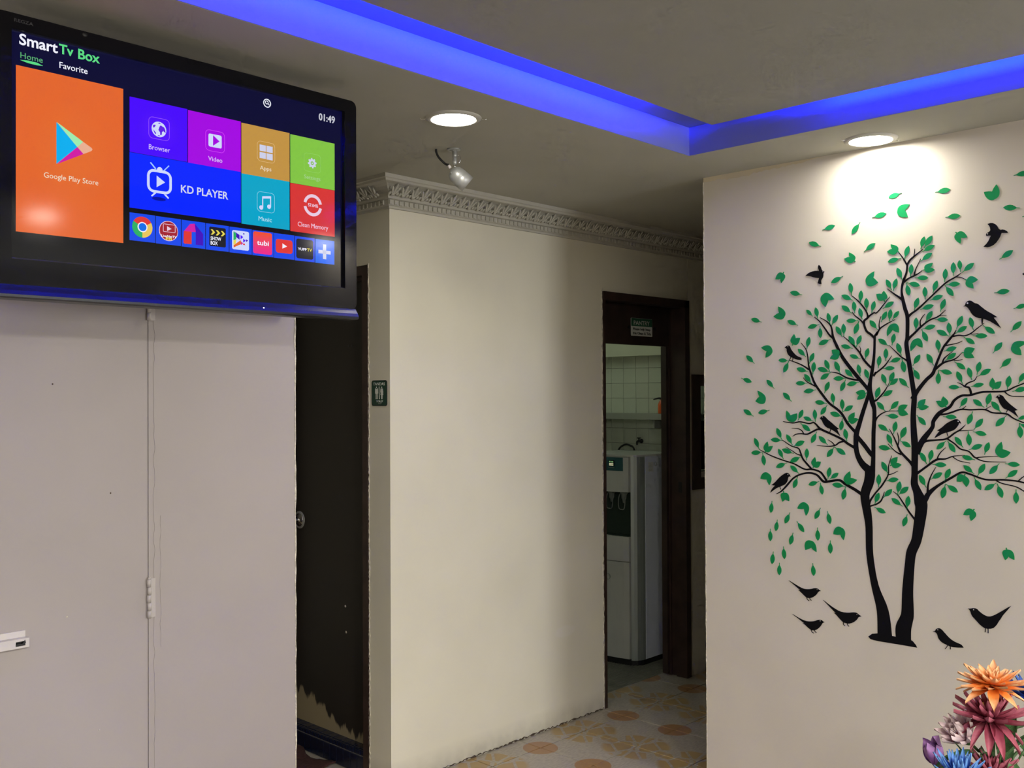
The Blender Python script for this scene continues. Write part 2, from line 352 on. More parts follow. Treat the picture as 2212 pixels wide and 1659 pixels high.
def tag(o, label, cat, group=None):
    o['label'] = label; o['category'] = cat
    if group: o['group'] = group
    return o
def struct(o, label=None):
    o['kind'] = 'structure'
    if label: o['label'] = label
    return o
def copies(src, name, parent):
    o = src.copy(); C.objects.link(o); o.parent = parent; o.name = name; return o
LEAVES=[[819,2070,804,2027],[872,2096,859,2054],[898,2096,870,2057],[905,2063,864,2045],[897,2038,858,2013],[746,2022,792,2031],[441,1875,466,1850],[477,1882,486,1840],[446,1809,491,1819],[495,1769,494,1814],[524,1859,533,1818],[562,1850,538,1812],[488,1746,534,1763],[555,1809,579,1769],[583,1817,585,1772],[452,1775,441,1731],[406,1733,438,1702],[469,1716,450,1676],[326,1693,369,1690],[347,1646,369,1689],[470,1683,464,1637],[400,1661,446,1647],[431,1639,460,1603],[396,1606,442,1605],[428,1574,476,1581],[527,1610,509,1568],[483,1660,531,1645],[512,1690,530,1647],[494,1619,534,1644],[550,1683,570,1638],[588,1653,620,1622],[544,1621,591,1621],[571,1575,590,1617],[594,1598,640,1607],[539,1569,544,1526],[472,1537,518,1531],[609,1961,615,1916],[577,1919,620,1898],[650,1931,646,1886],[668,1903,670,1858],[698,1890,687,1849],[577,1882,615,1852],[622,1894,626,1851],[643,1869,653,1828],[594,1826,638,1825],[624,1778,641,1824],[680,1824,708,1789],[603,1772,628,1732],[648,1773,630,1732],[574,1739,617,1727],[606,1704,645,1689],[674,1726,662,1686],[636,1670,644,1628],[662,1653,675,1612],[713,1589,697,1543],[778,1999,796,1956],[828,2007,824,1964],[884,1955,839,1959],[941,1981,937,1936],[966,2000,965,1955],[985,2005,988,1966],[1031,1991,993,1963],[987,1927,942,1927],[965,1888,938,1926],[740,1962,759,1924],[776,1962,764,1920],[856,1931,812,1945],[819,1900,810,1945],[913,1944,898,1902],[872,1926,873,1883],[931,1892,888,1879],[850,1891,835,1848],[901,1862,856,1850],[938,1880,922,1838],[896,1843,872,1806],[842,1824,841,1779],[947,1810,904,1814],[906,1793,862,1783],[879,1741,860,1783],[766,1883,727,1861],[741,1851,720,1815],[755,1858,749,1816],[783,1850,760,1820],[767,1773,758,1732],[710,1757,747,1731],[776,1740,791,1696],[737,1723,736,1679],[715,1698,709,1655],[788,1687,746,1674],[767,1654,725,1653],[801,1638,792,1687],[854,1698,829,1660],[851,1613,829,1654],[877,1700,899,1660],[912,1746,917,1702],[974,1718,932,1706],[910,1777,952,1755],[949,1801,953,1757],[993,1821,974,1779],[1007,1786,970,1763],[1017,1815,1027,1773],[1093,1758,1057,1786],[1071,1751,1025,1754],[1031,1727,997,1751],[972,1699,936,1674],[1001,1645,967,1671],[1047,1669,1037,1626],[1010,1651,1021,1609],[974,1639,992,1597],[1080,1644,1040,1621],[959,1632,915,1644],[913,1597,915,1643],[947,1587,989,1586],[1058,1596,1018,1588],[1136,1622,1129,1576],[1180,1630,1162,1595],[1186,1582,1144,1571],[722,1635,738,1594],[764,1640,746,1600],[778,1618,744,1591],[782,1619,815,1586],[759,1577,719,1554],[1227,1641,1212,1616],[1248,1629,1225,1624],[1210,1655,1204,1616],[1239,1538,1214,1546],[1219,1571,1204,1553],[424,1508,404,1468],[426,1481,465,1466],[470,1509,473,1464],[494,1490,519,1525],[576,1547,577,1502],[616,1524,577,1500],[530,1498,577,1484],[570,1435,577,1478],[585,1441,593,1396],[452,1430,414,1458],[457,1386,478,1428],[486,1412,520,1381],[317,1438,338,1395],[292,1394,340,1392],[357,1415,381,1376],[429,1392,383,1371],[223,1398,243,1355],[208,1340,257,1345],[264,1295,257,1343],[323,1360,344,1322],[338,1359,386,1345],[439,1366,437,1321],[371,1313,416,1335],[313,1290,358,1309],[372,1300,407,1271],[517,1337,545,1375],[587,1349,545,1375],[528,1301,519,1256],[560,1282,526,1257],[444,1232,486,1247],[498,1200,490,1243],[384,1216,401,1260],[536,1240,586,1235],[576,1187,586,1235],[708,1221,692,1179],[704,1537,734,1504],[779,1540,747,1507],[779,1486,733,1491],[871,1459,841,1493],[1006,1552,981,1518],[1024,1546,1059,1520],[1078,1566,1065,1521],[1081,1540,1110,1504],[972,1487,928,1489],[1007,1464,1023,1507],[1054,1484,1026,1447],[1065,1432,1023,1441],[1012,1395,1008,1442],[966,1423,992,1388],[1052,1399,1010,1381],[1072,1408,1058,1367],[906,1379,938,1409],[966,1371,942,1409],[852,1367,874,1328],[891,1377,882,1333],[938,1328,892,1328],[988,1359,1029,1349],[1164,1339,1120,1341],[992,1330,1026,1303],[1059,1338,1036,1297],[1073,1305,1103,1341],[1157,1322,1121,1294],[924,1302,885,1277],[949,1317,931,1274],[848,1291,871,1249],[1046,1252,1025,1293],[1057,1253,1094,1278],[1111,1231,1096,1276],[1152,1216,1152,1261],[923,1216,934,1265],[974,1240,935,1265],[1093,1459,1126,1495],[1167,1424,1164,1471],[1185,1494,1156,1481],[1187,1457,1164,1471],[707,1458,747,1434],[770,1470,761,1426],[804,1452,783,1405],[739,1426,757,1384],[820,1384,783,1405],[708,1381,757,1374],[719,1330,741,1288],[777,1272,733,1264],[708,1285,707,1239],[782,1265,773,1219],[811,1248,775,1217],[754,1236,722,1203],[752,1205,790,1180],[811,1217,805,1171],[792,1111,806,1154],[731,1152,691,1170],[1239,1472,1213,1466],[1226,1494,1203,1468],[1226,1439,1208,1466],[1252,1248,1232,1253],[1237,1283,1219,1266],[1225,1355,1208,1335],[1191,1337,1204,1326],[1226,1216,1206,1233],[1200,1206,1201,1239],[1222,1310,1194,1317]]
NOTCHED=[[785,2052,757,2082,762,2066,744,2058,1],[383,1746,391,1788,397,1772,415,1773,1],[573,1704,538,1724,543,1707,531,1694,1],[668,1569,627,1571,639,1561,632,1545,1],[867,1982,899,2004,891,1989,906,1980,1],[1003,1940,1043,1935,1025,1926,1029,1908,1],[734,1885,732,1923,724,1913,705,1914,1],[761,1807,742,1765,761,1786,782,1775,0],[841,1752,823,1710,842,1731,862,1721,0],[991,1700,1031,1712,1020,1696,1029,1682,1],[1085,1577,1085,1616,1092,1599,1111,1604,1],[374,1462,358,1504,374,1486,400,1494,0],[266,1345,278,1386,281,1366,300,1370,1],[343,1203,339,1163,348,1173,366,1167,1],[462,1296,470,1335,474,1318,493,1319,1],[585,1249,603,1290,605,1267,629,1261,0],[597,1464,622,1500,620,1480,636,1476,1],[773,1506,810,1527,798,1510,812,1495,1],[842,1518,871,1547,866,1528,882,1521,1],[940,1519,929,1556,923,1540,906,1541,1],[1097,1367,1110,1410,1113,1387,1137,1378,0],[748,1317,774,1348,770,1328,788,1322,1],[997,1301,971,1275,989,1277,1001,1259,1]]
LOOSE=[[0,554,2172,506,2161],[0,617,2134,648,2172],[0,453,2122,500,2103],[1,750,2245,797,2254],[1,959,2242,909,2240],[1,1199,2260,1154,2258],[1,1122,2160,1171,2152],[1,742,2191,692,2183],[1,990,2151,941,2152],[1,1150,2020,1109,1995],[0,702,2092,661,2066],[1,1218,2130,1178,2123],[2,376,1945,424,1932],[0,538,1967,583,1987],[2,212,1855,257,1840],[2,364,1840,407,1820],[2,190,1715,225,1683],[2,212,1612,167,1628],[2,276,1620,308,1587],[2,344,1571,379,1538],[4,1139,1892,1092,1889],[4,1188,1845,1150,1834],[4,1173,1793,1140,1760],[4,1115,1729,1086,1694],[4,1141,1677,1107,1645],[2,176,1506,219,1481],[2,239,1493,287,1505],[3,290,1117,295,1163],[3,348,1082,369,1125],[3,468,1109,490,1151],[3,527,1096,517,1142],[3,310,1050,317,1094],[3,425,1057,396,1095],[3,287,1010,287,1057],[3,368,1005,381,1051],[3,479,1031,478,1079],[3,527,989,527,1037],[3,345,949,341,996],[3,293,924,299,972],[3,323,886,324,933],[3,462,901,458,947]]
LOOSE_NOTCHED=[[0,629,2034,606,2070,609,2053,588,2049,1],[1,1099,2191,1102,2237,1089,2216,1064,2218,0],[1,781,2196,824,2211,807,2194,817,2169,0],[1,974,2099,1011,2077,990,2078,989,2059,1],[2,351,2023,340,1982,337,1998,316,1998,1],[0,668,1956,698,1994,694,1972,711,1954,0],[0,506,1927,549,1907,526,1904,515,1881,0],[2,353,1856,327,1895,330,1871,307,1859,0],[2,299,1738,254,1742,277,1728,272,1704,0],[2,271,1542,237,1579,245,1556,228,1539,0],[4,1143,1716,1187,1726,1166,1711,1172,1686,0],[3,282,1265,247,1244,273,1242,284,1221,0],[3,436,1163,399,1142,425,1143,433,1118,0],[3,570,1087,539,1060,565,1061,577,1043,0],[4,1025,1189,990,1167,1010,1168,1014,1149,1],[3,449,1029,430,992,453,1003,473,989,0],[4,1121,1073,1118,1033,1127,1046,1145,1037,1]]
BRANCHES=[[[724,725,516],[717,812,422],[690,898,262],[673,1002,250],[671,1096,256],[666,1143,294],[657,1208,325],[671,1253,359],[676,1284,369],[674,1309,350]],[[670,1300,281],[650,1317,234],[633,1345,187],[626,1379,172],[628,1424,187],[638,1456,156],[651,1497,141],[669,1550,125],[677,1580,94]],[[683,1294,234],[687,1316,162],[689,1363,141],[690,1425,141],[694,1503,141],[687,1535,172],[677,1577,187],[681,1615,116],[688,1652,119],[695,1708,87],[697,1767,81]],[[691,1344,125],[679,1356,150],[657,1384,150],[634,1411,141],[624,1427,109]],[[696,1761,81],[683,1774,81],[668,1786,78],[660,1807,75],[660,1823,75],[672,1834,69],[668,1854,50],[645,1887,44],[615,1915,22]],[[660,1808,62],[652,1820,50],[638,1833,44],[626,1843,37],[615,1857,19]],[[670,1830,69],[680,1840,62],[696,1849,47],[702,1847,44],[714,1857,41],[727,1872,37],[752,1901,16]],[[695,1764,75],[708,1781,69],[703,1769,56],[714,1790,56],[727,1800,47],[743,1809,41],[770,1821,16]],[[715,1788,44],[713,1804,31],[715,1820,25],[720,1835,16]],[[679,1568,94],[662,1593,119],[629,1631,131],[597,1671,125],[577,1699,119],[560,1732,106],[544,1768,94],[540,1794,62],[534,1813,50],[517,1830,37],[493,1844,19]],[[547,1763,69],[530,1778,62],[513,1802,56],[493,1829,44],[471,1847,19]],[[646,1615,81],[629,1615,69],[596,1622,56],[563,1639,41],[532,1645,19]],[[688,1654,81],[675,1665,78],[656,1687,75],[643,1710,62],[630,1726,53],[611,1746,44],[582,1772,19]],[[643,1707,44],[646,1721,25],[642,1734,12]],[[691,1627,75],[701,1641,69],[700,1638,56],[732,1663,47],[757,1697,12]],[[687,1533,75],[698,1543,69],[702,1543,53],[728,1571,44],[747,1602,12]],[[631,1424,125],[618,1436,106],[595,1461,94],[575,1493,87],[555,1512,84],[528,1531,81],[504,1559,87],[473,1601,81],[458,1637,69],[448,1670,56],[444,1706,41],[437,1731,31],[418,1755,16]],[[480,1591,62],[459,1601,44],[440,1611,31],[426,1626,16]],[[449,1655,62],[424,1671,47],[396,1683,37],[370,1692,25]],[[624,1373,106],[607,1382,94],[591,1391,87],[571,1405,81],[534,1421,75],[493,1438,81],[476,1454,62],[465,1461,56],[447,1457,47],[412,1463,47],[383,1458,41],[343,1463,22]],[[496,1437,81],[479,1436,69],[458,1426,62],[440,1418,56],[415,1419,47],[394,1416,37],[382,1408,16]],[[426,1419,44],[419,1430,34],[405,1437,28],[378,1439,16]],[[583,1397,75],[564,1391,59],[547,1380,47],[520,1376,34],[477,1378,16]],[[547,1380,37],[535,1392,28],[520,1400,12]],[[649,1209,112],[636,1217,112],[619,1227,106],[586,1243,94],[563,1256,84],[526,1250,84],[502,1248,84],[477,1270,75],[446,1276,66],[410,1268,62],[382,1252,62],[356,1224,69],[334,1202,50],[313,1190,16]],[[515,1250,81],[503,1268,72],[491,1281,69],[471,1288,62],[453,1290,69],[428,1289,56],[386,1307,47],[342,1318,44],[290,1334,41],[243,1355,16]],[[457,1290,69],[439,1308,69],[422,1327,62],[413,1349,56],[404,1365,44],[375,1373,37],[339,1394,19]],[[415,1339,44],[397,1344,31],[379,1355,25],[353,1369,12]],[[671,1170,75],[676,1190,69],[691,1213,56],[707,1233,53],[720,1249,56],[741,1286,41],[743,1319,28],[754,1352,12]],[[738,1284,37],[757,1290,28],[775,1300,12]],[[671,1170,62],[690,1177,47],[696,1179,53],[713,1191,53],[722,1209,34],[727,1226,12]],[[694,1461,69],[703,1482,50],[721,1497,37],[743,1505,28],[773,1506,16]],[[789,725,516],[789,762,531],[799,794,453],[804,819,422],[805,895,369],[813,987,328],[819,1027,334],[835,1065,331],[844,1111,362],[853,1173,394],[851,1200,425],[841,1232,287],[831,1259,244],[832,1292,212],[833,1353,219],[834,1380,231],[831,1429,212],[829,1489,181],[833,1549,175],[832,1567,162],[823,1628,156],[816,1674,150],[808,1732,144],[811,1759,125],[812,1826,125],[804,1857,125],[797,1889,106],[793,1919,69],[798,1947,81],[810,1979,62],[813,2007,56],[812,2006,56],[799,2030,39],[784,2052,21]],[[812,2004,63],[821,2019,63],[835,2031,56],[867,2054,18]],[[835,2029,35],[838,2045,25],[839,2058,14]],[[801,1948,81],[818,1959,53],[836,1966,53],[851,1973,37],[865,1983,12]],[[836,1965,50],[841,1986,31],[849,2003,22],[859,2022,14]],[[798,1885,94],[784,1897,69],[768,1909,50],[742,1930,12]],[[809,1823,106],[826,1838,69],[850,1854,59],[901,1899,50],[940,1933,50],[974,1951,44],[991,1963,12]],[[971,1950,37],[988,1948,25],[1003,1940,16]],[[809,1746,119],[822,1759,81],[838,1773,72],[859,1793,62],[886,1812,50],[915,1823,41],[939,1843,12]],[[912,1824,25],[927,1825,19],[942,1825,12]],[[857,1790,50],[855,1809,34],[862,1823,25],[871,1834,12]],[[811,1677,75],[800,1685,47],[785,1696,41],[748,1734,12]],[[828,1546,187],[839,1567,141],[854,1588,125],[875,1613,112],[896,1633,112],[908,1665,81],[929,1715,69],[944,1736,72],[958,1753,69],[967,1764,44],[973,1776,12]],[[961,1754,56],[981,1757,44],[1001,1755,41],[1021,1763,37],[1043,1780,28],[1061,1793,12]],[[1015,1760,28],[1029,1759,22],[1043,1761,12]],[[938,1725,50],[958,1728,31],[978,1732,25],[992,1738,12]],[[902,1645,81],[926,1665,69],[943,1672,53],[960,1676,47],[975,1684,31],[992,1701,12]],[[963,1676,31],[977,1674,25],[993,1678,12]],[[926,1663,56],[932,1680,44],[943,1691,31],[961,1705,12]],[[839,1362,219],[849,1387,200],[864,1413,187],[892,1451,131],[896,1472,125],[910,1493,137],[924,1506,119],[950,1521,94],[965,1543,81],[988,1558,75],[1016,1560,69],[1055,1570,62],[1120,1572,50],[1152,1586,41],[1189,1602,34],[1222,1624,12]],[[1019,1559,75],[1016,1575,69],[1011,1585,62],[999,1588,50],[988,1596,31],[975,1602,12]],[[998,1588,50],[1005,1597,44],[1014,1602,41],[1029,1608,31],[1038,1623,12]],[[1120,1572,44],[1130,1562,31],[1146,1556,28],[1188,1554,25],[1219,1545,12]],[[912,1495,81],[936,1497,56],[956,1503,56],[985,1513,53],[1015,1512,47],[1060,1513,47],[1084,1503,47],[1125,1500,53],[1148,1485,41],[1187,1469,28],[1216,1466,12]],[[985,1513,28],[994,1517,22],[1002,1524,12]],[[1060,1513,28],[1069,1518,19],[1078,1524,12]],[[852,1390,106],[870,1405,81],[906,1410,56],[938,1415,59],[964,1434,53],[984,1447,44],[1000,1463,12]],[[978,1442,28],[1004,1444,22],[1027,1446,16]],[[938,1417,50],[964,1400,41],[983,1383,44],[1009,1376,41],[1028,1357,47],[1042,1358,31],[1067,1361,25],[1103,1364,16]],[[1022,1361,37],[1042,1350,34],[1066,1345,28],[1123,1346,16]],[[836,1293,119],[852,1304,75],[870,1318,69],[905,1344,72],[934,1348,47],[960,1358,34],[997,1363,12]],[[957,1357,28],[972,1347,25],[986,1342,22],[1013,1338,12]],[[908,1344,50],[911,1356,37],[920,1370,28],[936,1386,12]],[[857,1191,219],[869,1213,181],[881,1232,144],[910,1258,87],[954,1287,72],[986,1306,66],[1011,1302,59],[1060,1287,53],[1115,1289,53],[1157,1287,47],[1186,1280,41],[1211,1271,28],[1234,1253,12]],[[1157,1286,37],[1170,1299,28],[1186,1311,25],[1209,1335,12]],[[1093,1285,37],[1112,1277,31],[1149,1270,31],[1170,1260,28],[1185,1249,25],[1208,1231,12]],[[876,1226,94],[876,1250,59],[880,1271,47],[889,1294,31],[903,1319,12]],[[828,1320,125],[816,1334,91],[804,1346,84],[785,1366,75],[773,1391,47],[761,1418,34],[746,1444,12]],[[776,1388,37],[779,1406,31],[777,1421,25],[774,1432,12]],[[787,1357,56],[773,1363,37],[761,1372,28],[741,1392,12]],[[835,1135,81],[826,1145,62],[811,1164,53],[790,1195,41],[775,1216,31],[758,1229,12]]]
BIRDS={"a":[[[438,2001],[452,2011],[473,2016],[492,2014],[487,2028],[491,2036],[498,2030],[503,2014],[510,2012],[513,2008],[508,2006],[508,1993],[504,1985],[498,1979],[501,1966],[494,1965],[486,1970],[492,1988],[473,1991],[456,1998]],[507,2010,1.6],[]],"b":[[[1074,2113],[1087,2116],[1101,2108],[1110,2089],[1123,2090],[1135,2081],[1134,2077],[1116,2079],[1111,2065],[1096,2045],[1077,2037],[1061,2041],[1074,2053],[1084,2074],[1078,2075],[1070,2075],[1069,2082],[1076,2086],[1083,2090],[1081,2104]],[1074,2081,2.1],[]],"c":[[[352,1740],[358,1744],[366,1747],[373,1745],[378,1732],[389,1718],[402,1706],[423,1698],[418,1696],[421,1691],[400,1693],[385,1700],[374,1705],[365,1714],[360,1727],[361,1734],[357,1737]],[366,1743,1.6],[[[377,1703],[374,1697],[370,1690]],[[385,1702],[385,1695],[383,1689]]]],"d":[[[997,1851],[1002,1855],[1005,1865],[1015,1870],[1024,1867],[1031,1860],[1041,1858],[1052,1847],[1068,1833],[1087,1821],[1101,1810],[1090,1809],[1098,1798],[1112,1775],[1092,1789],[1076,1800],[1057,1808],[1038,1812],[1024,1823],[1016,1838],[1010,1847],[1003,1852]],[1010,1861,3.1],[[[1056,1811],[1056,1801],[1054,1792]],[[1054,1811],[1054,1801],[1055,1791]]]],"e":[[[491,1475],[495,1483],[504,1487],[512,1482],[519,1474],[534,1463],[548,1451],[563,1440],[556,1438],[568,1414],[551,1428],[534,1438],[514,1445],[503,1458],[498,1471]],[501,1482,1.9],[[[532,1441],[531,1434],[528,1428]]]],"f":[[[288,1193],[295,1208],[308,1221],[293,1222],[308,1233],[327,1254],[347,1268],[358,1273],[367,1268],[372,1258],[366,1260],[362,1254],[360,1241],[349,1227],[330,1219],[312,1211]],[362,1266,1.9],[[[328,1222],[329,1215],[332,1208]]]],"g":[[[899,1416],[906,1428],[916,1440],[908,1442],[924,1452],[938,1466],[956,1476],[971,1482],[981,1477],[986,1466],[980,1469],[976,1459],[965,1445],[947,1438],[929,1433],[912,1423]],[977,1474,2.5],[[[940,1437],[941,1432],[944,1423]]]],"h":[[[1094,1552],[1100,1559],[1106,1562],[1116,1557],[1120,1549],[1133,1534],[1147,1522],[1159,1512],[1150,1510],[1161,1489],[1146,1502],[1131,1512],[1117,1517],[1106,1533],[1102,1547],[1098,1552]],[1104,1557,2.5],[[[1129,1516],[1128,1510],[1125,1504]]]],"i":[[[1176,1942],[1183,1947],[1197,1947],[1215,1937],[1233,1919],[1215,1922],[1199,1926],[1186,1934]],[1183,1944,1.9],[]],"j":[[[362,872],[389,860],[414,850],[428,848],[449,851],[464,857],[476,857],[483,852],[489,850],[479,846],[472,834],[458,822],[444,817],[432,818],[419,828],[409,836],[400,841],[409,841]],[475,853,1.2],[[[433,818],[436,811],[443,807]],[[445,818],[447,813],[452,810]]]],"k":[[[498,818],[525,802],[552,789],[569,785],[592,786],[611,791],[624,791],[632,785],[641,781],[630,777],[625,767],[609,753],[592,747],[574,749],[560,760],[549,771],[538,779],[547,777]],[625,785,1.6],[[[574,751],[575,741],[580,738]],[[589,748],[590,742],[595,738]]]],"l":[[[376,749],[402,738],[427,731],[445,732],[463,736],[478,744],[490,745],[497,740],[503,739],[494,734],[487,721],[473,707],[459,701],[447,703],[434,711],[424,719],[416,722],[424,722]],[486,741,1.9],[[[449,703],[453,695],[460,692]],[[462,704],[465,699],[470,695]]]],"m":[[[1002,862],[1010,863],[1018,866],[1029,866],[1037,858],[1052,848],[1066,845],[1081,851],[1103,867],[1122,882],[1134,890],[1124,876],[1108,855],[1101,841],[1098,838],[1089,820],[1077,808],[1056,805],[1040,814],[1026,829],[1014,840],[1010,853],[1007,859]],[1020,861,1.9],[[[1056,808],[1056,801],[1055,794]],[[1064,809],[1064,801],[1064,792]]]],"n":[[[888,769],[896,771],[899,779],[908,783],[916,781],[926,771],[943,754],[961,745],[980,741],[987,732],[969,729],[949,727],[932,732],[916,738],[906,749],[903,762],[897,768]],[905,777,1.9],[[[937,732],[933,724],[928,717]],[[945,729],[945,724],[945,719]]]]}
GROUND=[[665,714],[679,726],[700,731],[754,730],[810,730],[822,723],[832,712],[835,705],[770,705],[705,704],[674,706]]
